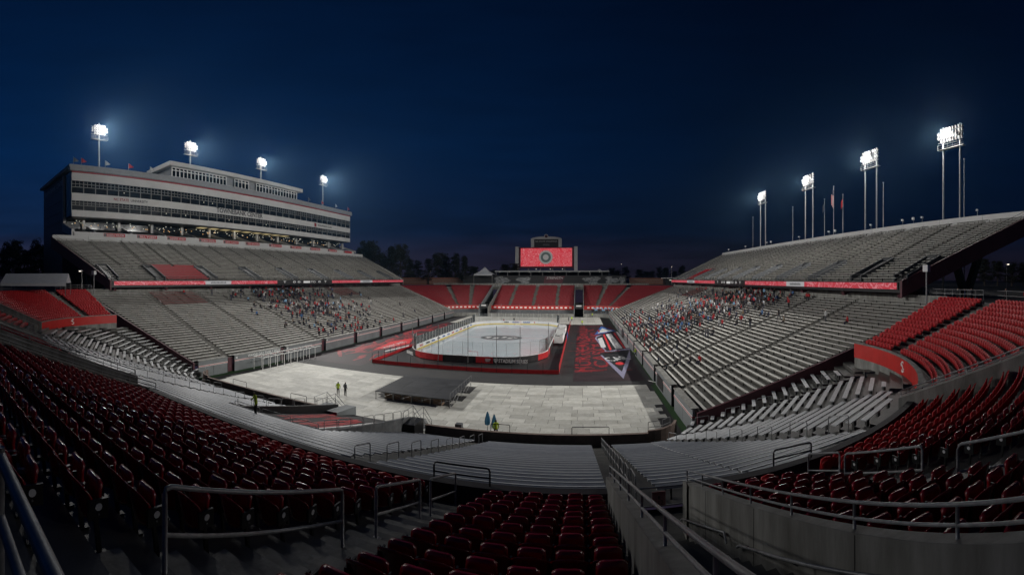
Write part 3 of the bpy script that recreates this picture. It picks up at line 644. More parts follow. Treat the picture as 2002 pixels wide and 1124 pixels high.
for s in (-1, 1):          # block letter emblem on the red corner walls
    a = 1.12; p = tier_pt(R0 - .31, s * (24 + a)); tan = Vector((-cos(a) * s * s, -s * sin(a) * s, 0)) if s > 0 else Vector((cos(a), -sin(a), 0)) * -1
    tx = Vector((cos(a), sin(a) * 1.0, 0)) if s > 0 else Vector((cos(a), -sin(a), 0))
    # seen from the field: reading direction keeps the wall's front (towards the corner centre) as the normal
    n = Vector((-s * sin(a), cos(a), 0)); tx = Vector((0, 0, 1)).cross(n)
    text('emblem', 'S', 1.25, M['white'], (*p, 8.02), tx, (0, 0, 1), tier, ext=.02)
    text('emblem', 'N', .36, M['white'], (p[0] - tx.x * .28, p[1] - tx.y * .28, 8.18), tx, (0, 0, 1), tier, ext=.025)
    text('emblem', 'C', .36, M['white'], (p[0] + tx.x * .28, p[1] + tx.y * .28, 7.86), tx, (0, 0, 1), tier, ext=.025)
    # rear wall and rail above the corner seats
    for q0, q1 in ((.66, 1.26), (1.33, AE)):
        b = MB(); h = MB(); R_ = R0 + RT * NROW + .05; aa = np.linspace(q0, q1, 14)
        for u0, u1 in zip(aa[:-1], aa[1:]):
            A, B_, C_, D = tier_pt(R_, s * (24 + u0)), tier_pt(R_, s * (24 + u1)), tier_pt(R_ + .22, s * (24 + u1)), tier_pt(R_ + .22, s * (24 + u0))
            b.hexa([(*A, 11.4), (*B_, 11.4), (*C_, 11.4), (*D, 11.4), (*A, 12.55), (*B_, 12.55), (*C_, 12.55), (*D, 12.55)])
        pp = [tier_pt(R_ + .11, s * (24 + u)) for u in aa]
        for dz in (.55, 1.0): h.tube([(*p, 12.55 + dz) for p in pp], .025, 5)
        for p in pp[::2]: h.tube([(*p, 12.5), (*p, 13.55)], .025, 5)
        b.build('rear_wall', M['concrete'], tier); h.build('rear_railing', M['galv'], tier)

# stair openings: stepped floor, raking side walls and their pipe rails
def vomitory(q0, q1, i):
    straight = abs(q0) < 24; s = 1 if q0 > 0 else -1
    lab = ['concrete stair opening with pipe rails, nearest the camera on the right', 'concrete stair opening in the left red seats, midway along the row', 'far concrete stair opening at the left end of the straight red rows', 'concrete stair opening between the near right seats and the right corner block', 'concrete stair opening beside the left corner seat block'][i]
    root = thing('stair_opening', lab, 'stairs')
    P = lambda R, q: tier_pt(R, q)
    b = MB(); n = 18
    for k in range(n):
        Ra = R0 - .6 + k * (10.0 / n); Rb = Ra + 10.0 / n; z = 6.95 + k * (5.0 / n); A, B_, C_, D = P(Ra, q0), P(Ra, q1), P(Rb, q1), P(Rb, q0)
        b.hexa([(*A, 5.5), (*B_, 5.5), (*C_, 5.5), (*D, 5.5), (*A, z), (*B_, z), (*C_, z), (*D, z)])
    b.build('stair_flight', M['tread'], root)
    th = .22 if straight else .22 / 24
    for side, q in ((-1, q0), (1, q1)):
        ztop = (lambda R: 8.85 + .385 * (R - R0 + .75)) if side < 0 else (lambda R: 8.8 + .37 * (R - 19.4))
        qa, qb = (q - th, q) if side < 0 else (q, q + th)
        w = MB(); RR = [R0 - .75, R0 + 10.9]; zz = [ztop(R0 - .75), ztop(R0 + 10.9)]
        A, B_, C_, D = P(RR[0], qa), P(RR[0], qb), P(RR[1], qb), P(RR[1], qa)
        w.hexa([(*A, 5.5), (*B_, 5.5), (*C_, 7), (*D, 7), (*A, zz[0]), (*B_, zz[0]), (*C_, zz[1]), (*D, zz[1])]); w.build('side_wall', M['concrete'], root)
        for R in (R0 + 1.6, R0 + 4.6, R0 + 7.6):        # form joints in the cast wall
            ji = qb if side < 0 else qa; dq = (.004 if straight else .0002) * (1 if side < 0 else -1); J = MB(); A, B_, C_, D = P(R, ji), P(R, ji + dq), P(R + .014, ji + dq), P(R + .014, ji)
            J.hexa([(*A, 7), (*B_, 7), (*C_, 7), (*D, 7), (*A, ztop(R) - .02), (*B_, ztop(R) - .02), (*C_, ztop(R) - .02), (*D, ztop(R) - .02)]); J.build('form_joint', M['black'], root)
        h = MB(); qm = (qa + qb) / 2
        Rs = list(np.linspace(R0 - .65, R0 + 10.7, 8))
        for dz, rr in ((.13, .021), (.33, .024)): h.tube([(*P(R, qm), ztop(R) + dz) for R in Rs], rr, 8)
        for R in Rs: h.tube([(*P(R, qm), ztop(R) - .02), (*P(R, qm), ztop(R) + .33)], .022, 8)
        h.build('pipe_railing', M['galv'], root, True)
        # wall-mounted handrails inside the opening
        inn = qb + (.09 if straight else .004) if side < 0 else qa - (.09 if straight else .004)
        for Ra, Rb in ((R0 - .6, R0 + 3.4), (R0 + 4.0, R0 + 8.4)):
            h = MB(); f1 = lambda R: 7.6 + .435 * (R - R0 + .6)
            h.tube([(*P(Ra, inn), f1(Ra) - .12), (*P(Ra + .15, inn), f1(Ra)), (*P(Rb - .15, inn), f1(Rb)), (*P(Rb, inn), f1(Rb) - .14)], .026, 8)
            for R in (Ra + .5, (Ra + Rb) / 2, Rb - .5): h.tube([(*P(R, inn), f1(R) - .02), (*P(R, (qa if side > 0 else qb)), f1(R) - .10)], .014, 6)
            h.build('handrail', M['galv'], root, True)
    return root
for i, (q0, q1) in enumerate(VOM): vomitory(q0, q1, i)
# section number sign on the rail at the foot of the near opening
sg = thing('section_sign', 'small pink section sign reading 112 on the rail at the stair foot', 'sign', (21.75, 12.6, .28))
h = MB(); hoop(h, (-.7, 0, 6.9), (1.0, 0, 6.9), 1.15, .025, True); h.build('rail', M['galv'], sg)
M['pinkcard'] = mat('pink_card', (.42, .20, .20), .6, var=.08); b = MB(); b.bb(-.21, .21, -.06, -.04, 7.52, 7.94); b.build('card', M['pinkcard'], sg)
text('number', '112', .19, M['blackprint'], (0, -.066, 7.61), (1, 0, 0), (0, 0, 1), sg, ext=.003); text('word', 'SECTION', .08, M['redprint'], (0, -.066, 7.89), (1, 0, 0), (0, 0, 1), sg, ext=.003)
b = MB(); b.prism([(0, 0)], 0, 0) if False else b.bb(-.02, .02, -.07, -.062, 7.72, 7.82); b.build('arrow', M['blackprint'], sg)

# aisle railings in the red tier (pairs of posts with a rounded top and a mid rail)
def tier_rail(x, y0, y1, r=.030, h_=.88, label=''):
    fz = lambda y: Z0 + RZ * ((C2[1] - y - R0) / RT); h = MB(); a = Vector((x, y0, fz(y0))); c = Vector((x, y1, fz(y1)))
    hoop(h, a - Vector((0, 0, .15)), c - Vector((0, 0, .15)), h_ + .15, r, True, 8)
    for p in (a, c): h.box((p.x, p.y, p.z - .10), (.16, .16, .05))
    return tag(h.build('aisle_railing', M['galv'], None, True), label, 'railing', 'pipe railings in the near seat aisles')
tier_rail(15.72, 2.4, 5.75, label='long pipe railing beside the nearest left seats, foreground'); tier_rail(15.78, 6.8, 8.95, label='middle pipe railing of the aisle between the two near seat blocks'); tier_rail(15.85, 9.45, 11.5, label='farthest pipe railing of the near aisle, against the parapet')
tier_rail(25.55, 2.6, 4.9, label='pipe railing at the right edge of the picture among red seats'); tier_rail(25.95, 6.2, 9.0, label='pipe railing in the right aisle, second from the right edge'); tier_rail(26.2, 9.6, 11.3, label='pipe railing in the right aisle nearest the parapet')
h = MB()
for z, r in ((13.60, .036), (13.22, .034)): h.tube([(12.5, .48, z), (24.0, .48, z)], r, 10)
for x in (16.85, 19.4, 22.2): h.tube([(x, .48, 12.1), (x, .48, 13.66)], .027, 10)
tag(h.build('walkway_railing', M['galv'], None, True), 'thick double pipe railing in the bottom left corner, closest to the camera', 'railing')
# ------------------------------------------------------------------ red tip-up seats
def shell(mb, fn, nx, nz, th, m=0):
    """closed curved panel: fn(u,w) -> (point, normal-ish offset dir) for u,w in 0..1"""
    F = []; V = []
    for side in (0, 1):
        for k in range(nz + 1):
            for i in range(nx + 1):
                p, n = fn(i / nx, k / nz); V.append(tuple(p[q] + (n[q] * th if side else 0) for q in range(3)))
    o = (nx + 1) * (nz + 1); I = lambda i, k, s_: s_ * o + k * (nx + 1) + i
    for k in range(nz):
        for i in range(nx):
            F.append((I(i, k, 0), I(i + 1, k, 0), I(i + 1, k + 1, 0), I(i, k + 1, 0))); F.append((I(i, k, 1), I(i, k + 1, 1), I(i + 1, k + 1, 1), I(i + 1, k, 1)))
    for i in range(nx):
        F.append((I(i, 0, 0), I(i, 0, 1), I(i + 1, 0, 1), I(i + 1, 0, 0))); F.append((I(i, nz, 0), I(i + 1, nz, 0), I(i + 1, nz, 1), I(i, nz, 1)))
    for k in range(nz):
        F.append((I(0, k, 0), I(0, k + 1, 0), I(0, k + 1, 1), I(0, k, 1))); F.append((I(nx, k, 0), I(nx, k, 1), I(nx, k + 1, 1), I(nx, k + 1, 0)))
    mb.add(V, F, m)
def back_fn(u, w):
    x = (u - .5) * 2; zt_ = .845 - .085 * x * x - .03 * abs(x) ** 4; zb = .34 + .05 * x * x; z = zb + (zt_ - zb) * w
    wd = .276 - .035 * (1 - w) ** 2; lean = -.20 - .12 * w - .03 * max(0, w - .82) / .18
    return (x * wd, lean + .105 * x * x, z), (0, -1, .15 + (.5 if w > .9 else 0))
def pan_fn(u, w):
    x = (u - .5) * 2; z = .42 + .365 * w - .05 * abs(x) ** 5 * w
    return (x * (.225 - .02 * w), -.10 - .03 * w + .02 * x * x - .03 * sin(w * pi), z), (0, 1, .2 * w)
b = MB(); shell(b, back_fn, 10, 7, .030); back = b.build('backrest', M['seat'], None, True)
b = MB(); shell(b, pan_fn, 8, 5, .042); pan = b.build('seat_pan', M['seat'], None, True)
b = MB(); b.beam((-.28, -.10, 0), (-.28, -.15, .44), .05, .05); b.box((-.28, -.12, .46), (.045, .20, .10)); b.box((-.28, -.10, .02), (.10, .16, .03)); b.box((-.28, -.20, .60), (.03, .05, .26)); brk = b.build('bracket', M['black'], None)
b = MB(); b.box((-.28, -.12, .555), (.06, .13, .018)); b.tube([(-.31, -.12, .47), (.31, -.12, .47)], .012, 5); hin = b.build('hinge', M['steel'], None)
b = MB(); b.beam((.28, -.10, 0), (.28, -.15, .44), .05, .05); b.box((.28, -.12, .52), (.04, .24, .22)); b.box((.28, -.10, .02), (.10, .16, .03)); endr = b.build('end_bracket', M['black'], None)
b = MB(); b.tube([(.301, -.12, .55), (.308, -.12, .55)], .042, 12); num = b.build('number_disc', M['plate'], None)
b = MB(); b.box((-.305, -.12, .52), (.03, .24, .22)); endl = b.build('end_bracket', M['black'], None)
b = MB(); b.tube([(-.328, -.12, .55), (-.321, -.12, .55)], .042, 12); numl = b.build('number_disc', M['plate'], None)
b = MB(); shell(b, back_fn, 4, 3, .03); shell(b, pan_fn, 2, 1, .05); LOD1 = (b.v, b.f)
SECT = []
br = sorted(list(VOM) + list(AIS)); edge = -24 - AE + .02
for a, c in br:
    SECT.append((edge, a)); edge = c
SECT.append((edge, 24 + AE - .02))
def slab(q):
    if q > 24.7: return 'right corner block'
    if q > 24.1: return 'curving right block'
    if q > 22: return 'short block right of the stairs'
    if q > 16: return 'six-wide foreground block'
    if q > -1: return 'long left foreground block'
    return 'left block beyond the stairs'
cand = []; SP = .53
for qa, qb in SECT:
    for j in range(NROW):
        R = R0 + RT * j + .46; sl = lambda q: (1 if q >= 0 else -1) * (abs(q) if abs(q) <= 24 else 24 + R * (abs(q) - 24))
        pad = .30 if min(abs(qa), abs(qb)) < 24 else .45; s0, s1 = sl(qa) + pad - .2, sl(qb) - pad + .2; n = int((s1 - s0) / SP)
        if n < 1: continue
        off = (s1 - s0 - n * SP) / 2
        for k in range(n):
            sv = s0 + off + SP * (k + .5); q = sv if abs(sv) <= 24 else (1 if sv > 0 else -1) * (24 + (abs(sv) - 24) / R)
            x, y = tier_pt(R, q); a = max(0, abs(q) - 24) * (1 if q > 0 else -1); z = Z0 + RZ * j
            d = Vector((x, y, z + .6)) - EYE; th = atan2(d.x, d.y) + HEAD; r = sqrt(d.x ** 2 + d.y ** 2); sl_ = (d.z + .2) / r
            vis = abs(th) < 1.24 and sl_ > -.72
            cand.append((0 if vis else 1, d.length, x, y, z, a, q, k == 0, k == n - 1, j, k, n))
cand.sort(); first = True; far = []
ORDN = lambda n_: '%d%s' % (n_, 'th' if 10 < n_ % 100 < 14 else {1: 'st', 2: 'nd', 3: 'rd'}.get(n_ % 10, 'th'))
for i, (v, dl, x, y, z, a, q, e0, e1, jj, kk, nn) in enumerate(cand):
    if i < 300:
        root = thing('stadium_seat', 'red seat, %s, %s row from the parapet, %s from %s' % (slab(q), ORDN(jj + 1), ORDN(min(kk, nn - 1 - kk) + 1), 'left' if kk <= nn - 1 - kk else 'right'), 'seat', (x, y, z), a + random.uniform(-.012, .012), 'red tip-up seats, ' + slab(q)); root.scale = (.945, 1, 1)
        for src in [back, pan, brk, hin] + ([endr] if e1 else []) + ([num] if e1 else []) + ([endl] if e0 else []) + ([numl] if e0 else []):
            o = src.copy(); COL.objects.link(o); o.parent = root
            if src is pan: o.rotation_euler = (random.choice((0, 0, 0, -.10)) + random.uniform(-.07, .03), 0, random.uniform(-.015, .015))
    else: far.append((x, y, z, a))
for o in (back, pan, brk, hin, endr, num, endl, numl): bpy.data.objects.remove(o)
def scatter(name, lod, spots, m, label):
    V0 = np.array(lod[0]); nv = len(V0); sp = np.array(spots); c, s_ = np.cos(sp[:, 3]), np.sin(sp[:, 3])
    X = V0[None, :, 0] * c[:, None] - V0[None, :, 1] * s_[:, None] + sp[:, 0:1]; Y = V0[None, :, 0] * s_[:, None] + V0[None, :, 1] * c[:, None] + sp[:, 1:2]; Z = V0[None, :, 2] + sp[:, 2:3] + 0 * X
    V = np.stack([X, Y, Z], -1).reshape(-1, 3); F = np.array(lod[1]); N = len(sp)
    FF = (F[None] + (np.arange(N) * nv)[:, None, None]).reshape(-1, 4)
    me = bpy.data.meshes.new(name); me.vertices.add(len(V)); me.vertices.foreach_set('co', V.ravel()); me.loops.add(FF.size); me.loops.foreach_set('vertex_index', FF.ravel().astype(np.int32))
    me.polygons.add(len(FF)); me.polygons.foreach_set('loop_start', np.arange(0, FF.size, 4, dtype=np.int32)); me.polygons.foreach_set('loop_total', np.full(len(FF), 4, dtype=np.int32)); me.polygons.foreach_set('use_smooth', np.ones(len(FF), dtype=bool))
    me.materials.append(m); me.update(calc_edges=True); me.validate(); return tag(link(name, me), label, 'seats', kind='stuff')
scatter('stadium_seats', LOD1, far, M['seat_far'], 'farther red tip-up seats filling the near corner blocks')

# ------------------------------------------------------------------ far end stand
fe = thing('far_end_stand', 'curved far stand of red seats behind the rink, under the big screen', 'stand')
C3 = (22.0, 150.0); FR0, FN = 16.0, 28
def far_pt(R, q):
    s = 1 if q >= 0 else -1; a = max(0, abs(q) - 22)
    return (q, C3[1] + R) if a == 0 else (s * (22 + R * sin(a)), C3[1] + R * cos(a))
def far_end(R):
    a = 0
    while a < 1.2:
        x, y = far_pt(R, 22 + a)
        if y < far_edge(x) + .7: break
        a += .01
    return a
FA = [(-18.5, 1.9), (18.5, 1.9), (-9.5, .5), (0, .5), (9.5, .5), (22.22, .02), (-22.22, .02), (22.52, .02), (-22.52, .02)]
st = MB(); spots = []
for j in range(FN):
    Ra, Rb, z = FR0 + RT * j, FR0 + RT * (j + 1), 3.2 + .29 * j; ae = far_end(Ra)
    qs = list(np.linspace(-22 - ae, -22, 12)) + list(np.linspace(-22, 22, 23))[1:] + list(np.linspace(22, 22 + ae, 12))[1:]; qs = sorted(qs + [s * 18.5 + d for s in (-1, 1) for d in (-1.9, 1.9)])
    for q0, q1 in zip(qs[:-1], qs[1:]):
        if abs(abs((q0 + q1) / 2) - 18.5) < 1.9 and j < 24: continue
        A, B_, C_, D = far_pt(Ra, q0), far_pt(Ra, q1), far_pt(Rb, q1), far_pt(Rb, q0)
        st.quad((*A, z), (*B_, z), (*C_, z), (*D, z)); st.quad((*A, z - .29), (*B_, z - .29), (*B_, z), (*A, z))
    R = Ra + .45; L = 22 + R * ae - .5; n = int(2 * L / .56)
    for k in range(n):
        sv = -L + .56 * (k + .5); q = sv if abs(sv) <= 22 else (1 if sv > 0 else -1) * (22 + (abs(sv) - 22) / R)
        if any(abs(q - c) < w + (.012 if abs(c) > 22 else .2) for c, w in FA) : continue
        x, y = far_pt(R, q); a = max(0, abs(q) - 22) * (1 if q > 0 else -1); spots.append((x, y, z, pi - a))
st.build('steps', M['tread'], fe)
LOD2 = MB(); LOD2.hexa([(-.25, -.22, .38), (.25, -.22, .38), (.25, -.18, .38), (-.25, -.18, .38), (-.24, -.30, .84), (.24, -.30, .84), (.24, -.26, .86), (-.24, -.26, .86)]); LOD2.quad((-.23, -.17, .42), (.23, -.17, .42), (.23, .22, .45), (-.23, .22, .45))
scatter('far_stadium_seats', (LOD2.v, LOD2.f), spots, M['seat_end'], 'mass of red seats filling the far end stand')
# grey apron tier, front wall and red banner
b = MB()
ae = far_end(FR0); qs = list(np.linspace(-22 - ae, -22, 10)) + list(np.linspace(-22, 22, 12))[1:] + list(np.linspace(22, 22 + ae, 10))[1:]
qs = sorted(qs + [s * 18.5 + d for s in (-1, 1) for d in (-1.9, 1.9)])
GRP = {}
for q0, q1 in zip(qs[:-1], qs[1:]):
    qm = (q0 + q1) / 2
    if abs(abs(qm) - 18.5) < 1.9: continue
    ban, wl, w2, ap = GRP.setdefault(-1 if qm < -18.5 else 1 if qm > 18.5 else 0, (MB(), MB(), MB(), [MB() for _ in range(7)]))
    def band(mb, Ra, Rb, za, zb):
        A, B_, C_, D = far_pt(Ra, q0), far_pt(Ra, q1), far_pt(Rb, q1), far_pt(Rb, q0); mb.hexa([(*A, za), (*B_, za), (*C_, za), (*D, za), (*A, zb), (*B_, zb), (*C_, zb), (*D, zb)])
    band(ban, FR0 - .5, FR0 - .35, 2.5, 4.0); band(wl, FR0 - .34, FR0 - .02, 1.2, 4.05)
    for k in range(7): band(ap[k], FR0 - .5 - .78 * (k + 1), FR0 - .52 - .78 * k, 0, 2.2 - .26 * k)
    band(w2, FR0 - 6.3, FR0 - 6.05, 0, 1.35)
for ban, wl, w2, ap in GRP.values():
    wl.build('upper_front_wall', M['concrete'], fe); w2.build('field_wall_panel', M['concrete'], fe); ban.build('red_banner', M['redwall'], fe)
    for q in ap: q.build('covered_row', M['greyprint'], fe)

for k in range(46):
    sv = -40 + 80 * k / 45; q = sv if abs(sv) < 22 else (1 if sv > 0 else -1) * (22 + (abs(sv) - 22) / FR0)
    if abs(abs(q) - 18.5) < 2.4 or abs(q) > 22 + ae - .03: continue
    p = far_pt(FR0 - .53, q); a = max(0, abs(q) - 22) * (1 if q > 0 else -1); bar('banner_logo', M['white'], (*p, 3.25), (.95, .04, .55), fe, -a)
for s in (-1, 1):
    t_ = MB(); t_.bb(s * 18.5 - 1.88, s * 18.5 + 1.88, 160.2, 186, -.05, .1); t_.build('tunnel_floor', M['blackprint'], fe)
    for d in (-1.88, 1.70): t_ = MB(); t_.hexa([(s * 18.5 + d, 159.6, 0), (s * 18.5 + d + .18, 159.6, 0), (s * 18.5 + d + .18, 186, 0), (s * 18.5 + d, 186, 0), (s * 18.5 + d, 159.6, 3.6), (s * 18.5 + d + .18, 159.6, 3.6), (s * 18.5 + d + .18, 186, 12), (s * 18.5 + d, 186, 12)]); t_.build('tunnel_wall', M['concrete'] if d > 0 else M['greywall'], fe)
    t_ = MB(); t_.bb(s * 18.5 - 1.7, s * 18.5 + 1.7, 160.0, 160.2, 3.2, 4.9); t_.build('tunnel_banner', M['blackprint'], fe)
    bar('tunnel_banner_logo', M['whiteprint'], (s * 18.5, 159.96, 4.3), (2.0, .04, .5), fe)
    t_ = MB(); t_.bb(s * 18.5 - 1.7, s * 18.5 + 1.7, 170, 170.2, 0, 5); t_.build('tunnel_door', M['black'], fe)
b = MB(); b.bb(-50, 50, 188.4, 188.7, 10, 12.6); b.build('rear_wall', M['concrete'], fe)
# black mural wall behind the far seats
mw = thing('mural_wall', 'black mural wall with grey brushed wolf shapes behind the far seats', 'wall')
b = MB(); b.bb(-36, 40, 191.6, 192, CONC - .5, 16.2); b.build('panel', M['blackprint'], mw)
M['brush'] = mat('grey_brush_print', (.02, .02, .02), .6, var=0, scale=.9, col2=(.30, .31, .32), stretch=(1, 1, 1.6))
for x, w_ in ((-17.5, 9), (-7, 8), (24.5, 9), (33, 7), (38, 3)):
    p = MB(); rr = random.Random(int(x * 10)); n = 22; pts = []
    for k in range(n):
        a = 2 * pi * k / n; r_ = 1 + .28 * sin(3 * a + x) + .22 * rr.uniform(-1, 1); pts.append((x + w_ / 2 * cos(a) * r_ * .8, 14.0 + 1.7 * sin(a) * min(1.1, r_)))
    p.add([(q[0], 191.57, q[1]) for q in pts], (tuple(range(n)),)); p.build('wolf_print', M['brush'], mw)
p = MB(); p.add([(2, 191.57, 12.2), (10.5, 191.57, 12.2), (12, 191.57, 16), (2.8, 191.57, 15.7)], ((0, 1, 2, 3),)); p.build('red_print', M['maroon'], mw)
text('lettering', 'STRENGTH', 1.5, M['whiteprint'], (7.2, 191.5, 15.0), (1, 0, 0), (0, 0, 1), mw, wid=7.6, shear=.25)
# flat canopy above the mural
cp = thing('terrace_canopy', 'long pale flat canopy roof on thin posts above the mural wall', 'canopy')
b = MB(); b.bb(-21, 32.5, 193.5, 203, 17.9, 18.5); b.build('roof', M['roofgrey'], cp)
for x in np.arange(-20.5, 33, 5.5): bar('post', M['steel'], (x, 194, 14.9), (.25, .25, 6.0), cp)
b = MB(); b.bb(-21, 32.5, 202.6, 203, CONC, 17.9); b.build('back_wall', M['black'], cp)
for x in np.arange(-19, 32, 4.7): bar('downlight', M['lampcool'], (x, 195, 17.84), (.3, .3, .1), cp)
# ------------------------------------------------------------------ ice rink
RY0, RY1, RX, RC = 70.0, 131.0, 13.0, 8.5
rk = thing('ice_rink', 'white ice rink with boards, glass panes and a dark centre emblem', 'rink')
def rr_path(off=0, n=8):
    P = []; x, y0, y1, r = RX + off, RY0 - off, RY1 + off, RC + off
    for cx, cy, a0 in ((x - r, y0 + r, -pi / 2), (x - r, y1 - r, 0), (-x + r, y1 - r, pi / 2), (-x + r, y0 + r, pi)):
        for k in range(n + 1): a = a0 + pi / 2 * k / n; P.append((cx + r * cos(a), cy + r * sin(a)))
    return P
IZ = .32        # the rink floor stands on a low deck
b = MB(); b.bb(-15.5, 15.8, 64.6, 134.0, .02, IZ - .12); b.build('base_deck', M['blackprint'], rk)
P = rr_path(); b = MB(); b.prism(P, IZ - .10, IZ); b.build('ice', M['ice'], rk)
Po = rr_path(.28)
for name, za, zb, m in (('kickplate', IZ + .001, IZ + .22, M['yellow']), ('boards', IZ + .221, IZ + 1.08, M['boards'])):
    b = MB()
    for i in range(len(P)):
        j = (i + 1) % len(P); b.hexa([(*P[i], za), (*P[j], za), (*Po[j], za), (*Po[i], za), (*P[i], zb), (*P[j], zb), (*Po[j], zb), (*Po[i], zb)])
    b.build(name, m, rk)
# outer dasher wrap: black with red lengths
Pw = rr_path(.285); Pv = rr_path(.32)
for i in range(len(Pw)):
    j = (i + 1) % len(Pw); mx = (Pw[i][0] + Pw[j][0]) / 2; my = (Pw[i][1] + Pw[j][1]) / 2
    L = sqrt((Pw[i][0] - Pw[j][0]) ** 2 + (Pw[i][1] - Pw[j][1]) ** 2); n = max(1, int(L / 3))
    for k in range(n):
        a, c = k / n, (k + 1) / n; lp = lambda A, t_: (A[i][0] + (A[j][0] - A[i][0]) * t_, A[i][1] + (A[j][1] - A[i][1]) * t_)
        x = lp(Pw, (a + c) / 2)[0]; near = my < 82
        red = near and ((-10.5 < x < -3.2) or (1.0 < x < 4.4) or x > 12.0) or (not near and k % 4 == 0 and L > 10)
        b = MB(); q = [lp(Pw, a), lp(Pw, c), lp(Pv, c), lp(Pv, a)]; b.hexa([(*p, .3) for p in q] + [(*p, IZ + 1.06) for p in q]); b.build('dasher_wrap', M['redprint'] if red else M['blackprint'], rk)
text('lettering', 'STADIUM SERIES', .86, M['white'], (8.0, 69.58, IZ + .46), (1, 0, 0), (0, 0, 1), rk, wid=5.0, bold=.02)
b = MB(); b.add([(5.0 - .34, 69.62, IZ + .82), (5.0 + .34, 69.62, IZ + .82), (5.0 + .34, 69.62, IZ + .42), (5.0, 69.62, IZ + .08), (5.0 - .34, 69.62, IZ + .42)], ((0, 1, 2, 3, 4),)); b.build('shield_logo', M['whiteprint'], rk)
text('shield_letters', 'NHL', .24, M['blackprint'], (5.0, 69.60, IZ + .52), (1, 0, 0), (0, 0, 1), rk, wid=.5, ext=.004)
for k in range(3): bar('small_logo', M['whiteprint'], (3.6, 69.63, IZ + .72 - .2 * k), (.9 - .2 * (k == 2), .03, .1), rk)
text('lettering', 'SERIES', .8, M['white'], (-11.9, 72.3, IZ + .5), (.72, -.69, 0), (0, 0, 1), rk, wid=3.0, bold=.02)
# advertising on the inner faces of the boards
rs = random.Random(3)
for k in range(13):
    y = 80 + k * 3.6; m = rs.choice([M['blueprint'], M['redprint'], M['blackprint'], M['blueprint']])
    b = MB(); L = rs.uniform(1.2, 2.4); n_ = rs.randint(3, 6)
    for q in range(n_): b.bb(-12.99, -12.97, y + L * q / n_, y + L * (q + .7) / n_, IZ + .45, IZ + .88 - .12 * (q % 2))
    b.build('board_advert', m, rk)
for k in range(6):
    x = -9 + k * 3.4; b = MB(); n_ = rs.randint(4, 7)
    for q in range(n_): b.bb(x + 2.2 * q / n_, x + 2.2 * (q + .7) / n_, 130.96, 130.98, IZ + .45, IZ + .86 - .1 * (q % 2))
    b.build('board_advert', rs.choice([M['blackprint'], M['redprint'], M['blueprint']]), rk)
# markings on the ice, each a thin layer
def mark(name, m, z, fn): b = MB(); fn(b, IZ + z); return b.build(name, m, rk)
mark('centre_line', M['iceredline'], .004, lambda b, z: b.quad((-13, 100.35, z), (13, 100.35, z), (13, 100.65, z), (-13, 100.65, z)))
for y in (92.9, 108.1): mark('blue_line', M['paleline'], .004, lambda b, z: b.quad((-13, y - .15, z), (13, y - .15, z), (13, y + .15, z), (-13, y + .15, z)))
for y in (73.4, 127.6): mark('goal_line', M['iceredline'], .004, lambda b, z: b.quad((-12, y - .04, z), (12, y - .04, z), (12, y + .04, z), (-12, y + .04, z)))
def ringm(b, z, cx, cy, r, w):
    n = 40; V = [(cx + (r + d) * cos(2 * pi * k / n), cy + (r + d) * sin(2 * pi * k / n), z) for k in range(n) for d in (-w, w)]
    b.add(V, [(2 * k, 2 * k + 1, (2 * k + 3) % (2 * n), (2 * k + 2) % (2 * n)) for k in range(n)])
for cx, cy in ((-6.7, 79.5), (6.7, 79.5), (-6.7, 121.5), (6.7, 121.5)):
    mark('faceoff_circle', M['iceredline'], .006, lambda b, z: ringm(b, z, cx, cy, 4.5, .04)); mark('faceoff_dot', M['iceredline'], .006, lambda b, z: b.disc((cx, cy, z), .3))
for y, s in ((73.4, 1), (127.6, -1)): mark('goal_crease', M['paleline'], .006, lambda b, z: b.add([(1.83 * cos(a), y + s * 1.83 * sin(a), z) for a in np.linspace(0, pi, 14)], (tuple(range(14)),)))
mark('centre_circle', M['iceredline'], .006, lambda b, z: ringm(b, z, 0, 100.5, 4.5, .06))
mark('centre_emblem', M['greyprint'], .008, lambda b, z: b.disc((0, 100.5, z), 5.1, 32, 0, 4.0))
mark('emblem_ring', M['whiteprint'], .010, lambda b, z: ringm(b, z, 0, 100.5, 3.4, .10))
for k, (x, y, w, h_) in enumerate(((-3.2, 100.7, 1.5, 2.2), (-1.2, 99.9, 1.6, 2.4), (.6, 101.2, 1.2, 2.6), (2.2, 100.2, 1.4, 2.2), (3.7, 100.9, .7, 1.8))):
    mark('emblem_shape', M['whiteprint'], .012 + .001 * k, lambda b, z: b.add([(x - w / 2, y - h_ / 2, z), (x + w / 2 - .3, y - h_ / 2 + .2, z), (x + w / 2, y + h_ / 2, z), (x - w / 2 + .3, y + h_ / 2 - .3, z)], ((0, 1, 2, 3),)))
for x, y in ((-8.5, 96), (-7.5, 104.5), (8, 97), (8.5, 105)):
    mark('ice_logo', M['paleline'], .006, lambda b, z: [b.quad((x - 1.2 + .5 * q, y - .6, z), (x - .85 + .5 * q, y - .6, z), (x - .75 + .5 * q, y + .6, z), (x - 1.1 + .5 * q, y + .6, z)) for q in range(5)])
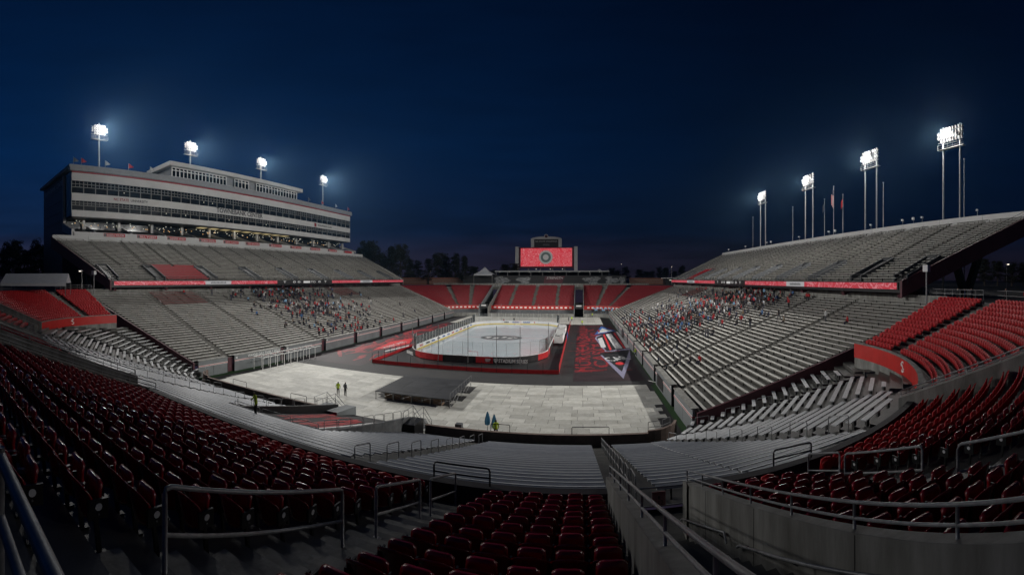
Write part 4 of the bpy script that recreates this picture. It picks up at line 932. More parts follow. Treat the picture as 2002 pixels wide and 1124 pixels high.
# glass panes and the posts between them
Pg = rr_path(.14, 6); seg = []
for i in range(len(Pg)):
    p, q = Vector(Pg[i]), Vector(Pg[(i + 1) % len(Pg)]); L = (q - p).length; n = max(1, round(L / 1.9))
    for k in range(n): seg.append((p + (q - p) * k / n, p + (q - p) * (k + 1) / n))
gm = MB(); gm.box((0, 0, .5), (1, 1, 1)); gme = bpy.data.meshes.new('glass_pane'); gme.from_pydata(gm.v, [], gm.f); gme.materials.append(M['glass'])
pm = MB(); pm.box((0, 0, .5), (1, 1, 1)); pme = bpy.data.meshes.new('glass_post'); pme.from_pydata(pm.v, [], pm.f); pme.materials.append(M['plate'])
for p, q in seg:
    m_ = (p + q) / 2; d = q - p; hgt = 2.4 if (m_.y < 79 or m_.y > 122) else 1.7
    if m_.x > 12.5 and 88 < m_.y < 116: hgt = .9
    o = link('glass_pane', gme, rk); o.location = (m_.x, m_.y, IZ + 1.09); o.rotation_euler = (0, 0, atan2(d.y, d.x)); o.scale = (d.length - .03, .015, hgt)
    o = link('glass_post', pme, rk); o.location = (p.x, p.y, IZ + 1.09); o.scale = (.035, .035, hgt + .03)
for x, y in ((-13.6, 77.5), (-11.8, 73.2), (-5.2, 69.4), (.2, 69.4), (5.2, 69.4), (9.2, 69.5), (13.5, 75.5), (-6, 131.6), (0, 131.6), (6, 131.6), (-12.5, 128.5), (12.5, 128.5)):
    h = MB(); h.tube([(x, y, .3), (x, y, IZ + 6.4)], .055, 6); h.build('netting_post', M['steel'], rk)
# goals
for y, s in ((73.4, -1), (127.6, 1)):
    g = thing('hockey_goal', 'red-framed hockey goal at the ' + ('near' if s < 0 else 'far') + ' end of the ice', 'goal', (0, y, IZ))
    h = MB(); h.tube([(-.92, 0, 0), (-.92, 0, 1.22), (.92, 0, 1.22), (.92, 0, 0)], .04, 6); h.build('frame', M['redprint'], g)
    h = MB(); h.tube([(-.92, 0, .03), (-.85, s * 1.0, .03), (.85, s * 1.0, .03), (.92, 0, .03)], .03, 5)
    for x in np.linspace(-.9, .9, 10): h.tube([(x, 0, 1.22), (x * .95, s * .55, 1.0), (x * .92, s * 1.0, .03)], .008, 4)
    for z in np.linspace(.2, 1.1, 6): h.tube([(-.9, s * .05, z), (-.86, s * (1.05 - z * .55), z), (.86, s * (1.05 - z * .55), z), (.9, s * .05, z)], .008, 4)
    h.build('net', M['white'], g)
# player benches
for k, y in enumerate((91.0, 104.5)):
    t_ = thing('player_bench', 'white team bench box beside the ' + ('near' if k == 0 else 'far') + ' half of the right boards', 'bench', (13.45, y, .7))
    b = MB(); b.bb(0, 1.9, 0, .12, 0, 1.5); b.build('end_panel', M['white'], t_); b = MB(); b.bb(0, 1.9, 9, 9.12, 0, 1.5); b.build('end_panel', M['white'], t_)
    b = MB(); b.bb(1.85, 1.98, .13, 8.99, 0, 1.25); b.build('back_panel', M['white'], t_); b = MB(); b.bb(.9, 1.4, .2, 8.9, .45, .52); b.build('seat', M['white'], t_)
    for q in (.8, 3, 5.5, 8): bar('seat_leg', M['steel'], (1.15, q, .225), (.4, .08, .45), t_)
    for q in range(4): bar('equipment_case', M['blackprint' if q % 2 else 'redprint'], (.45, 1.5 + 2 * q, .3), (.6, .5 + .15 * q, .6), t_)
# low red fence round the rink deck
fn = thing('deck_fence', 'low red banner fence with thin posts round the black rink deck', 'fence')
cor = [(-15.65, 134.2), (-15.65, 64.4), (15.95, 64.4), (15.95, 134.2)]
for (ax, ay), (bx_, by_) in zip(cor[:-1], cor[1:]):
    L = sqrt((bx_ - ax) ** 2 + (by_ - ay) ** 2); n = int(L / 2.4)
    for k in range(n):
        p = (ax + (bx_ - ax) * k / n, ay + (by_ - ay) * k / n); q = (ax + (bx_ - ax) * (k + 1) / n, ay + (by_ - ay) * (k + 1) / n)
        blue = ax == bx_ > 0 and k in (15, 16, 17)
        tall = 1.25 if ax == bx_ > 0 else .62
        plank('banner_panel', M['blueprint'] if blue else M['redprint'], (*p, .02 + tall / 2), (*q, .02 + tall / 2), .03, tall, fn).location.z += random.uniform(-.02, .02)
        bar('fence_post', M['black'], (*p, .85), (.05, .05, 1.7), fn)
# ------------------------------------------------------------------ printed mats either side of the rink
def blot(b, cx, cy, L, W, z, ang, rs):
    n = 9; ca, sa = cos(ang), sin(ang); pts = []
    for k in range(n):
        t_ = k / (n - 1); pts.append((t_ * L - L / 2, W * (.5 - .35 * abs(t_ - .5)) + rs.uniform(-.12, .12) * W))
    for k in range(n - 1, -1, -1):
        t_ = k / (n - 1); pts.append((t_ * L - L / 2, -W * (.5 - .35 * abs(t_ - .5)) + rs.uniform(-.12, .12) * W))
    b.add([(cx + x * ca - y * sa, cy + x * sa + y * ca, z) for x, y in pts], (tuple(range(2 * n)),))
M['redmat'] = mat('worn_red_print', (.36, .014, .02), .6, var=0, scale=.55, col2=(.055, .012, .016))
M['redmat2'] = mat('bright_red_print', (.50, .02, .025), .6, var=.2, scale=1)
M['redmat3'] = mat('letter_red_print', (.36, .014, .020), .6, var=0, scale=1.1, col2=(.06, .011, .015))
M['darkmat'] = mat('dark_red_print', (.022, .011, .014), .62, var=.5, scale=.2)
rs = random.Random(11)
rm = thing('printed_mat', 'red and black lettered field mat with the arrow-shaped emblem, right of the rink', 'mat')
b = MB(); b.bb(18.2, 28.6, 60.0, 132.5, .013, .017); b.build('sheet', M['darkmat'], rm)
for k, (tx, y, L) in enumerate((('HURRICANES', 86, 40), ('CAROLINA', 90, 42), ('HURRICANES', 100, 52), ('CAROLINA', 117, 28))):
    text('big_lettering', tx, (3.9, 3.6, 3.0, 3.2)[k], M['redmat3'], ((19.9, 23.0, 26.6, 20.2)[k], y, .021 + .001 * k), (0, 1, 0) if k % 2 == 0 else (0, 1, 0), (-1, 0, 0), rm, ext=.0015, wid=L, bold=.02)
for k in range(90):
    b = MB(); blot(b, rs.uniform(19, 28.0), rs.uniform(66, 130), rs.uniform(2, 6), rs.uniform(.25, .8), .030 + .0002 * k, rs.choice((0, .1, pi / 2, 1.2, .5)), rs); b.build('brush_stroke', M['redmat'] if k % 2 else M['darkmat'], rm)
# arrow-shaped emblem: lavender edge, dark face, white bars and letters
def poly(name, pts, z, m): b = MB(); b.add([(x, y, z) for x, y in pts], (tuple(range(len(pts))),)); return b.build(name, m, rm)
def mp_(l): return [gp(*p) for p in l]
def gp(px, py, z=0.0):          # a pixel of the photograph to the point of the field it shows
    th = (px - 1001) / FPX - HEAD; r = (EYE.z - z) * FPX / (py - HORIZON); return (EYE.x + r * sin(th), r * cos(th))
poly('emblem_tip_edge', mp_([(1174, 695), (1219, 741), (1233, 700), (1231, 684)]), .044, M['lavender'])
poly('emblem_tip', mp_([(1174, 692), (1216, 727), (1231, 684)]), .046, M['blackprint'])
text('emblem_letters', 'CAR', 5.0, M['whiteprint'], (*gp(1206, 702), .049), (.93, .35, 0), (-.35, .93, 0), rm, ext=.001, wid=4.4)
b = MB(); c_ = gp(1212, 711); b.disc((*c_, .049), .8, 18, 0, 1.2); b.build('emblem_badge', M['redmat2'], rm)
poly('emblem_body_edge', mp_([(1163, 662), (1183, 688), (1233, 684), (1206, 648), (1166, 657)]), .044, M['lavender'])
poly('emblem_body', mp_([(1166, 660), (1186, 687), (1230, 681), (1204, 648), (1184, 652)]), .046, M['blackprint'])
for k, q in enumerate([[(1169, 662), (1177, 660), (1185, 679), (1175, 680)], [(1184, 654), (1194, 652), (1217, 681), (1204, 683)], [(1204, 649), (1208, 649), (1231, 680), (1224, 681)]]): poly('emblem_bar', mp_(q), .048, M['whiteprint'])
for k, q in enumerate([[(1179, 655), (1182, 654), (1196, 684), (1192, 685)], [(1199, 651), (1202, 651), (1223, 681), (1220, 682)]]): poly('emblem_red_bar', mp_(q), .050, M['redmat2'])
poly('emblem_crown_edge', mp_([(1162, 655), (1175, 638), (1204, 647)]), .042, M['blueprint']); poly('emblem_crown', mp_([(1168, 652), (1177, 642), (1198, 647)]), .045, M['whiteprint'])
lm = thing('printed_mat', 'black field mat with red swirls and a red banner strip, left of the rink', 'mat')
b = MB(); b.bb(-28.4, -16.2, 61, 132.5, .013, .017); b.build('sheet', M['darkmat'], lm)
for k in range(110):
    y = rs.uniform(66, 130); b = MB(); blot(b, rs.uniform(-27, -17.5), y, rs.uniform(3, 9), rs.uniform(.3, 1.0), .019 + .0002 * k, rs.uniform(.9, 2.2), rs); b.build('brush_stroke', (M['redmat3'] if k % 2 else M['redmat']) if k % 5 else M['darkmat'], lm)
for cx, cy, r_ in ((-22, 78, 3.2), (-21, 92, 4), (-23.5, 106, 3.4)):
    b = MB(); n = 30
    for k in range(n):
        a0, a1 = 5.2 * k / n, 5.2 * (k + 1) / n; w0, w1 = .9 * sin(pi * k / n) + .05, .9 * sin(pi * (k + 1) / n) + .05
        b.quad((cx + (r_ - w0) * cos(a0), cy + 1.6 * (r_ - w0) * sin(a0), .036), (cx + (r_ + w0) * cos(a0), cy + 1.6 * (r_ + w0) * sin(a0), .036), (cx + (r_ + w1) * cos(a1), cy + 1.6 * (r_ + w1) * sin(a1), .036), (cx + (r_ - w1) * cos(a1), cy + 1.6 * (r_ - w1) * sin(a1), .036))
    b.build('swirl', M['redmat3'], lm)
b = MB(); b.add([(*gp(728, 685), .040), (*gp(800, 672), .040), (*gp(812, 660), .040), (*gp(765, 668), .040)], ((0, 1, 2, 3),)); b.build('red_strip', M['redmat2'], lm)
p0 = Vector(gp(750, 681)); p1 = Vector(gp(792, 668)); text('strip_lettering', 'HURRICANES', 2.0, M['whiteprint'], (*((p0 + p1) / 2), .044), (*(p1 - p0), 0), (-(p1 - p0).y, (p1 - p0).x, 0), lm, ext=.001, wid=(p1 - p0).length)
b = MB(); b.add([(*gp(752, 688), .038), (*gp(800, 677), .038), (*gp(800, 675), .038), (*gp(750, 686.5), .038)], ((0, 1, 2, 3),)); b.build('white_strip', M['whiteprint'], lm)
# white cable strip and black cable mat on the right
b = MB(); b.bb(16.6, 18.0, 58, 160, .018, .024); struct(b.build('cable_mat', M['mat']))

# ------------------------------------------------------------------ stage platform on the panel floor
pl = thing('stage_platform', 'square black stage deck on a steel frame over brown crates, on the pale floor', 'platform')
x0, x1, y0, y1, zt_ = -4.7, 4.8, 45.1, 54.4, 1.05
M['deck'] = island_tint(mat('stage_deck', (.030, .031, .034), .55, var=.35, scale=.9), .25)
for i in range(4):
    for j in range(8): bar('deck_panel', M['deck'], (x0 + (x1 - x0) * (i + .5) / 4, y0 + (y1 - y0) * (j + .5) / 8, zt_ - .04 + random.uniform(-.003, .003)), ((x1 - x0) / 4 - .015, (y1 - y0) / 8 - .015, .08), pl)
for i in range(5):
    for j in range(5): bar('leg', M['steel'], (x0 + .05 + (x1 - x0 - .1) * i / 4, y0 + .05 + (y1 - y0 - .1) * j / 4, .50), (.06, .06, .94), pl)
h = MB()
for i in range(4):
    xa = x0 + (x1 - x0) * i / 4; xb = xa + (x1 - x0) / 4
    h.tube([(xa, y0, .15), (xb, y0, .95)], .02, 4); h.tube([(xa, y0, .95), (xb, y0, .15)], .02, 4)
    ya = y0 + (y1 - y0) * i / 4; yb = ya + (y1 - y0) / 4; h.tube([(x1, ya, .15), (x1, yb, .95)], .02, 4); h.tube([(x1, ya, .95), (x1, yb, .15)], .02, 4)
for i in range(9): ya = y0 + (y1 - y0) * i / 8; h.tube([(x1 + .02, ya, 1.1), (x1 + .02, ya, 1.75)], .02, 4)
h.tube([(x1 + .02, y0, 1.72), (x1 + .02, y1, 1.72)], .02, 4)
h.build('bracing', M['steel'], pl)
for k in range(6):
    cr = thing('crate', ('brown storage crate pushed under the stage front, number %s from the left' % ('first second third fourth fifth sixth'.split()[k])).replace(', number', ','), 'crate', (x0 + 1.5 + 1.25 * k, y0 + 1.1, .03), 0, 'brown crates under the stage')
    b = MB(); b.box((0, 0, .40), (1.1, 1.0, .78)); b.build('case', M['timber'], cr)
    for q in (-.53, .53): bar('frame', M['steel'], (q, -.51, .40), (.05, .05, .8), cr)
    bar('rail', M['steel'], (0, -.51, .77), (1.1, .05, .05), cr); bar('rail', M['steel'], (0, -.51, .06), (1.1, .05, .05), cr)
# pipe frames by the left wall
for k in range(9):
    y = 48.5 + 1.75 * k; fr = thing('pipe_frame', 'upright pipe frame by the left field wall, %s from the near end' % 'first second third fourth fifth sixth seventh eighth ninth'.split()[k], 'frame', (-28.6, y, 0), 0, 'pipe frames by the left wall')
    h = MB(); h.tube([(0, 0, 0), (0, 0, 2.1)], .055, 6); h.build('upright', M['white'], fr); h = MB(); h.tube([(2.0, 0, 0), (2.0, 0, 2.1)], .055, 6); h.build('upright', M['white'], fr); h = MB(); h.tube([(-.2, 0, 2.1), (2.3, 0, 2.1)], .055, 6); h.tube([(2.0, 0, 2.1), (2.0, 1.7, 2.1)], .05, 6); h.tube([(0, 0, 2.1), (0, 1.7, 2.1)], .05, 6); h.build('top_bar', M['white'], fr)
# ------------------------------------------------------------------ press tower
FY0, FY1, FX = 36.6, 153.6, -79.0
tw = swing(thing('press_tower', 'long white press tower with two window bands and a red roof stripe', 'building'))
def tb(name, m, x0, x1, y0, y1, z0, z1, parent=None): b = MB(); b.bb(x0, x1, y0, y1, z0, z1); return b.build(name, m, parent or tw)
NS = 3
for k in range(NS):         # band panels in three lengths with joints, as on the real front
    y0 = FY0 + (FY1 - FY0) * (0, .415, .80)[k]; y1 = FY0 + (FY1 - FY0) * (.415, .80, 1.0)[k] - .08
    for z0, z1 in ((30.4, 32.0), (34.4, 36.3), (39.4, 41.35)): tb('white_band', M['facade'], FX - .4, FX, y0, y1, z0, z1)
    tb('red_band', M['redstripe'], FX - .4, FX + .05, y0, y1, 41.352, 41.75)
tb('cornice', M['roofgrey'], FX - 1, FX + .7, FY0 - .6, FY1 + .4, 41.752, 42.6); tb('roof', M['roofgrey'], -108.5, FX + .5, FY0 - .8, FY1 + .5, 42.602, 43.3)
tb('core', M['sidemetal'], -108, FX - 2.2, FY0 + .3, FY1 - .3, 30.6, 42.5); tb('club_core', M['sidemetal'], -108, FX - 5.7, FY0 + .3, FY1 - .3, 25.9, 30.5); tb('tower_base', M['sidemetal'], -108, -88, FY0 + .3, FY1 - .3, 11.8, 25.9)
NM = 36; mw_ = (FY1 - FY0) / NM
for z0, z1, zs in ((36.3, 39.4, 37.85), (32.0, 34.4, 33.25)):
    tb('transom_glazing', M['glassdark'], FX - .34, FX - .30, FY0, FY1, zs, z1)
    b = MB()
    for k in range(NM * 3 + 1): y = FY0 + (FY1 - FY0) * k / (NM * 3); b.bb(FX - .30, FX - .20, y - .06, y + .06, zs, z1)
    b.bb(FX - .30, FX - .19, FY0, FY1, zs - .07, zs + .07); b.bb(FX - .30, FX - .19, FY0, FY1, (zs + z1) / 2 - .06, (zs + z1) / 2 + .06)
    for k in range(NM + 1): y = FY0 + mw_ * k; b.bb(FX - .30, FX - .12, y - .09, y + .09, z0, z1)
    b.build('mullions', M['mullion'], tw)
    rs = random.Random(int(z0))
    for k in range(NM):
        y = FY0 + mw_ * (k + .5); bar('window_pane', M['glassdark'], (FX - .33 + rs.uniform(-.03, .01), y, (z0 + zs) / 2), (.03, mw_ - .18, zs - z0 - .05), tw, rs.uniform(-.006, .006))
    for k in rs.sample(range(4, NM - 4), 3 if z0 > 35 else 7):
        y = FY0 + mw_ * (k + .5); bar('room_light', M['lampcool'], (FX - .25, y, (z0 + zs) / 2 + .25), (.05, .22, .22), tw)
# end wall: cladding, corner glazing, white fin, lettering
tb('end_glazing', M['glassdark'], FX - 5.5, FX - .42, FY0 - .05, FY0 + .25, 30.6, 41.6); tb('end_fin', M['facade'], FX - 6.3, FX - 5.6, FY0 - .5, FY0 + .3, 29.5, 41.7)
b = MB(); b.hexa([(FX - 6.3, FY0 - .5, 27.2), (FX + 1.4, FY0 - .5, 25.2), (FX + 1.4, FY0 + .3, 25.2), (FX - 6.3, FY0 + .3, 27.2), (FX - 6.3, FY0 - .5, 29.5), (FX + 1.4, FY0 - .5, 27.0), (FX + 1.4, FY0 + .3, 27.0), (FX - 6.3, FY0 + .3, 29.5)]); b.build('end_bracket', M['facade'], tw)
for z in (30, 33, 36, 39): tb('end_joint', M['black'], -107.5, FX - 6.4, FY0 + .22, FY0 + .28, z, z + .2)
text('end_lettering', 'TOWNEBANK CENTER', 1.9, M['plate'], (-96.5, FY0 + .2, 40.6), (1, 0, 0), (0, 0, 1), tw, wid=20)
text('main_lettering', 'TOWNEBANK CENTER', 2.0, M['blackprint'], (FX + .03, 91.5, 35.45), (0, 1, 0), (0, 0, 1), tw, wid=19.5, bold=.02)
text('university_lettering', 'NC STATE', 1.0, M['redstripe'], (FX + .03, 50.3, 35.4), (0, 1, 0), (0, 0, 1), tw, wid=4.4, bold=.025); text('university_lettering', 'UNIVERSITY', .9, M['blackprint'], (FX + .03, 55.6, 35.4), (0, 1, 0), (0, 0, 1), tw, wid=5.2, bold=.02)
text('club_lettering', 'WOLFPACK CLUB', 1.0, M['blackprint'], (FX + .03, 135.5, 35.35), (0, 1, 0), (0, 0, 1), tw, wid=9, bold=.02); bar('club_emblem', M['redstripe'], (FX + .03, 129.5, 35.35), (.05, 1.2, 1.4), tw)
# open club terrace under the overhang
tb('club_ceiling', M['black'], FX - 5.5, FX - .42, FY0 + .3, FY1 - .3, 30.2, 30.39); tb('club_glazing', M['glassdark'], FX - 5.6, FX - 5.5, FY0 + .4, FY1 - .4, 27.2, 30.2)
b = MB(); b.hexa([(FX - 5.6, FY0, 26.0), (FX + 1.6, FY0, 24.6), (FX + 1.6, FY1, 24.6), (FX - 5.6, FY1, 26.0), (FX - 5.6, FY0, 28.0), (FX + 1.6, FY0, 25.75), (FX + 1.6, FY1, 25.75), (FX - 5.6, FY1, 28.0)]); b.build('club_terrace', M['blackprint'], tw)
tb('name_wall', M['facade'], FX + 1.6, FX + 1.85, FY0, FY1, 24.9, 26.35)
for k in range(12):
    y = FY0 + 4.5 + k * 10.3; tb('terrace_pier', M['facade'], FX - 5.4, FX - 4.6, y, y + .8, 27.5, 30.2)
    b = MB(); b.hexa([(FX - 4.6, y + 1, 27.8), (FX + 1.5, y + 1, 25.8), (FX + 1.5, y + 1.35, 25.8), (FX - 4.6, y + 1.35, 27.8), (FX - 4.6, y + 1, 28.6), (FX + 1.5, y + 1, 26.6), (FX + 1.5, y + 1.35, 26.6), (FX - 4.6, y + 1.35, 28.6)]); b.build('terrace_divider', M['facade'], tw)
rs = random.Random(5)
for k in range(150):
    y = rs.uniform(FY0 + 1, FY1 - 1); warm = rs.random() < .3; bar('club_lamp', M['lampwarm'] if warm else M['lampcool'], (FX - rs.uniform(3, 5.3), y, rs.uniform(28.6, 29.95) if not warm else rs.uniform(28.2, 29.2)), (.12, rs.uniform(.12, .26), rs.uniform(.12, .22)), tw)
for k in range(9): y = FY0 + 42 + 4.6 * k; bar('ceiling_strip', M['strip'], (FX - 3.2, y, 30.12), (2.2, 2.6, .08), tw)
names = ['RUSSELL WILSON', 'BILL YOEST', 'DENNIS BYRD', 'ROMAN GABRIEL', 'DICK CHRISTY', 'TED BROWN', 'JIM RITCHER', 'TORRY HOLT', 'PHILIP RIVERS', 'MARIO WILLIAMS', '']
for n_, y in zip(names, (47.5, 57.0, 66.3, 77, 86, 95, 105.5, 116, 127, 138, 149)):
    tb('name_banner', M['redprint'], FX + 1.86, FX + 1.90, y - 3.0, y + 3.0, 25.25, 26.25); bar('banner_number', M['greyprint'], (FX + 1.92, y - 2.6, 25.75), (.04, .6, .75), tw)
    if n_: text('banner_name', n_, .72, M['whiteprint'], (FX + 1.91, y + .25, 25.75), (0, 1, 0), (0, 0, 1), tw, wid=4.8, bold=.012)
# rooftop press box
tb('rooftop_box', M['roofgrey'], -92, FX - 2.4, 67, 121, 43.3, 46.7); tb('rooftop_roof', M['facade'], -93, FX - .4, 65.5, 122.5, 46.702, 47.9)
tb('rooftop_ledge', M['facade'], FX - 2.4, FX - .8, 65.6, 122.4, 43.3, 43.75)
for y0, y1, n in ((67, 87, 15), (90.5, 96.5, 4), (100, 120.5, 14)):
    tb('rooftop_glazing', M['glassdark'], FX - 1.9, FX - 1.8, y0, y1, 43.9, 46.5); b = MB()
    for k in range(n + 1): y = y0 + (y1 - y0) * k / n; b.bb(FX - 1.8, FX - 1.6, y - .12, y + .12, 43.8, 46.6)
    for z in (43.9, 45.75, 46.5): b.bb(FX - 1.8, FX - 1.62, y0, y1, z - .1, z + .1)
    b.build('rooftop_window_frame', M['white'], tw)
tb('rooftop_unit', M['roofgrey'], -96, -86, 56, 64, 43.3, 44.6)

def mast_head(root, cols, rows, sx, z, along, aim, poles):
    pass
# ------------------------------------------------------------------ floodlight masts
def flood_mesh(m):
    b = MB(); n = 12; V = []; F = []
    for r_, y in ((.12, -.42), (.30, -.22), (.43, 0)): V += [(r_ * cos(2 * pi * k / n), y, r_ * sin(2 * pi * k / n)) for k in range(n)]
    for j in range(2):
        for k in range(n): F.append((j * n + k, j * n + (k + 1) % n, (j + 1) * n + (k + 1) % n, (j + 1) * n + k))
    F.append(tuple(range(n))); b.add(V, F, 0); b.add([(.42 * cos(2 * pi * k / n), -.03, .42 * sin(2 * pi * k / n)) for k in range(n)], (tuple(range(n)),), 1)
    me = bpy.data.meshes.new('floodlight'); me.from_pydata(b.v, [], b.f); me.materials.append(M['steel']); me.materials.append(m); me.polygons.foreach_set('material_index', b.m); me.update(); return me
FB, FD = flood_mesh(M['flood']), flood_mesh(M['flood_dim'])
ORD = ['nearest', 'second nearest', 'third nearest', 'farthest']
def mast(s, k, y, ztop):
    x = -84.0 if s < 0 else 79.4; zb = 43.3 if s < 0 else CONC
    root = thing('floodlight_mast', '%s floodlight mast %s' % (ORD[k], 'above the press tower' if s < 0 else 'behind the right-hand upper deck'), 'floodlight', (x, y, zb), 0, 'floodlight masts')
    if s < 0:
        R = Matrix.Rotation(LROT, 4, 'Z'); root.location = PIV + R @ (Vector((x, y, zb)) - PIV); root.rotation_euler = (0, 0, LROT)
    H = ztop - zb; cols, rows = (7, 4) if s < 0 else (9, 4); w_ = .68
    if s < 0: h = MB(); h.tube([(0, 0, 0), (0, 0, H + 1.8)], .24, 10, 0, .16); h.build('pole', M['galv'], root)
    else:
        for q in (-2.0, 2.0): h = MB(); h.tube([(0, q, 0), (0, q, H + 1.5)], .22, 10, 0, .15); h.build('pole', M['galv'], root)
    L = cols * w_ / 2
    for j in range(rows): bar('crossbar', M['steel'], (-s * .25, 0, H - 1.35 + j * .68), (.12, 2 * L, .10), root)
    g = MB(); g.bb(-s * .1 - .4, -s * .1 + .4, -L, L, H - 2.75, H - 2.65)
    for q in (-2.35, -1.9): g.tube([(-s * .55, -L, H + q), (-s * .55, L, H + q)], .025, 4)
    for yy in np.arange(-L, L + .1, 1.2): g.tube([(-s * .55, yy, H - 2.7), (-s * .55, yy, H - 1.85)], .025, 4)
    g.build('service_gantry', M['steel'], root)
    rs = random.Random(k + 20 * s)
    for i in range(cols):
        for j in range(rows):
            if i in (0, cols - 1) and j in (0, rows - 1) and (s < 0 or i == cols - 1): continue
            yy = -L + w_ * (i + .5); zz = H - 1.25 + .68 * j
            t_ = i / (cols - 1); bright = t_ > (.20 if s < 0 else .45) or rs.random() < .06
            o = link('floodlight', FB if bright else FD, root); o.location = (-s * .55, yy, zz)
            d = Vector((-x, (rs.uniform(30, 165) - y) * .7 - (30 if bright else -20), -ztop)); d.normalize()
            o.rotation_euler = d.to_track_quat('Y', 'Z').to_euler(); o.scale = (.80, .80, .80)
    li = bpy.data.lights.new('mast_light', 'SPOT'); li.energy = LAMP_W * (1.0 if s < 0 else .85); li.spot_size = radians(96); li.spot_blend = .6; li.shadow_soft_size = 1.1; li.color = (1.0, .975, .93)
    lo = link('mast_light', li, root); lo.location = (-s * 1.4, 0, H); d = Vector((-x * 1.0, (98 - y) * .55 + 12, -ztop)); lo.rotation_euler = d.to_track_quat('-Z', 'Y').to_euler()
    sp = bpy.data.lights.new('spill_light', 'POINT'); sp.energy = LAMP_W * .07; sp.shadow_soft_size = 2.0; sp.color = (1.0, .975, .93); so = link('spill_light', sp, root); so.location = (-s * 1.6, .8, H)
    return root
for k, (y, z) in enumerate(((46, 54.8), (75.6, 54.8), (105.3, 55.4), (140.8, 55.8))): mast(-1, k, y, z)
for k, (y, z) in enumerate(((49.3, 41.6), (72.6, 42.2), (99.3, 42.2), (129.6, 43.0))): mast(1, k, y, z)

# flagpoles and small rooftop flags
def flag_mesh(w_, h_, m, limp):
    b = MB(); n = 7
    for i in range(n):
        t0, t1 = i / n, (i + 1) / n
        f = (lambda t_: (w_ * t_ * .35, .12 * sin(t_ * 7), -h_ * .15 - h_ * .75 * t_)) if limp else (lambda t_: (w_ * t_, .18 * sin(t_ * 5), -.25 * h_ * t_))
        a, c = f(t0), f(t1); hh = h_ * (1.0 if not limp else .8)
        b.quad((a[0], a[1], a[2]), (c[0], c[1], c[2]), (c[0], c[1] + .02, c[2] - hh), (a[0], a[1] + .02, a[2] - hh))
    return b
for k, (px, yt, fl) in enumerate(((1472, 425, None), (1550, 405, None), (1612, 390, 'cloth_grey'), (1630, 365, 'us'), (1648, 381, 'cloth_red'), (1727, 358, None), (1885, 312, None))):
    ps = (px - 1001) / FPX - HEAD; xx = 78.4; r_ = (xx - EYE.x) / sin(ps); y = r_ * cos(ps); z = EYE.z + r_ * (HORIZON - yt) / FPX
    root = thing('flagpole', 'flagpole above the right-hand deck, %s counted from the far end, %s' % ('first second third fourth fifth sixth seventh'.split()[k], 'bare' if not fl else ('with a hanging striped flag' if fl == 'us' else 'with a limp flag')), 'flagpole', (xx, y, CONC), 0, 'flagpoles behind the right-hand deck')
    h = MB(); h.tube([(0, 0, 0), (0, 0, z - CONC)], .13, 8, 0, .06); h.build('pole', M['galv'], root); h = MB(); h.box((0, 0, z - CONC + .1), (.22, .22, .22)); h.build('finial', M['steel'], root)
    if fl == 'us':
        for q in range(6): b = MB(); b.bb(-.02 - .12 * q, -.14 - .12 * q, -.03, .03, z - CONC - 5.5 + .2 * q, z - CONC - 1.6 - .1 * q); b.build('flag_stripe', M['redprint'] if q % 2 else M['whiteprint'], root)
        b = MB(); b.bb(-.01, -.5, -.035, .035, z - CONC - 2.2, z - CONC - .9); b.build('flag_canton', M['cloth_navy'], root)
    elif fl: f = flag_mesh(1.6, 2.2, None, True).build('flag', M[fl], root); f.location = (-.08, 0, z - CONC - .3); f.rotation_euler = (0, 0, pi)
for k, (px, py, c) in enumerate(((143, 322, 'cloth_grey'), (158, 322, 'cloth_red'), (204, 327, 'cloth_white'), (249, 335, 'cloth_red'), (290, 345, 'cloth_white'), (590, 393, 'cloth_grey'), (615, 397, 'cloth_red'), (641, 402, 'cloth_white'), (664, 405, 'cloth_red'))):
    ps = (px - 1001) / FPX - HEAD; r_ = (-81 - EYE.x) / sin(ps); y = r_ * cos(ps)
    root = thing('roof_flag', 'small %s flag on the press tower roof, %s from the left' % (c.split('_')[1], 'first second third fourth fifth sixth seventh eighth ninth'.split()[k]), 'flag', (-81.0, y, 43.3), 0, 'small flags on the tower roof')
    if 1: R = Matrix.Rotation(LROT, 4, 'Z'); root.location = PIV + R @ (Vector((-81.0, y, 43.3)) - PIV)
    h = MB(); h.tube([(0, 0, 0), (0, 0, 2.6)], .05, 6); h.build('pole', M['steel'], root)
    f = MB(); n = 6
    for i in range(n):
        t0, t1 = i / n, (i + 1) / n; g = lambda t_: (.1 * sin(6 * t_), 1.5 * t_, 2.55 - .75 * t_, 1.35 * (1 - .85 * t_)); a, c_ = g(t0), g(t1); f.quad((a[0], a[1], a[2]), (c_[0], c_[1], c_[2]), (c_[0], c_[1], c_[2] - c_[3]), (a[0], a[1], a[2] - a[3]))
    f.build('cloth', M[c], root)
# speakers / cameras along the right parapet
for k, px in enumerate((1425, 1458, 1500, 1508, 1563, 1621, 1633, 1703, 1765, 1786, 1803, 1911)):
    ps = (px - 1001) / FPX - HEAD; r_ = (77 - EYE.x) / sin(ps); y = r_ * cos(ps)
    root = thing('parapet_device', 'small pale %s on a stalk on the right deck parapet, %s from the far end' % ('loudspeaker' if k % 3 == 0 else 'camera', 'first second third fourth fifth sixth seventh eighth ninth tenth eleventh twelfth'.split()[k]), 'device', (77.0, y, 25.3), 0, 'devices on the right parapet')
    h = MB(); h.tube([(0, 0, 0), (0, 0, .8)], .05, 6); h.build('stalk', M['steel'], root); b = MB(); b.box((-.1, 0, 1.0), (.5, .35, .5 if k % 3 == 0 else .3), .3); b.build('head', M['plate'], root)

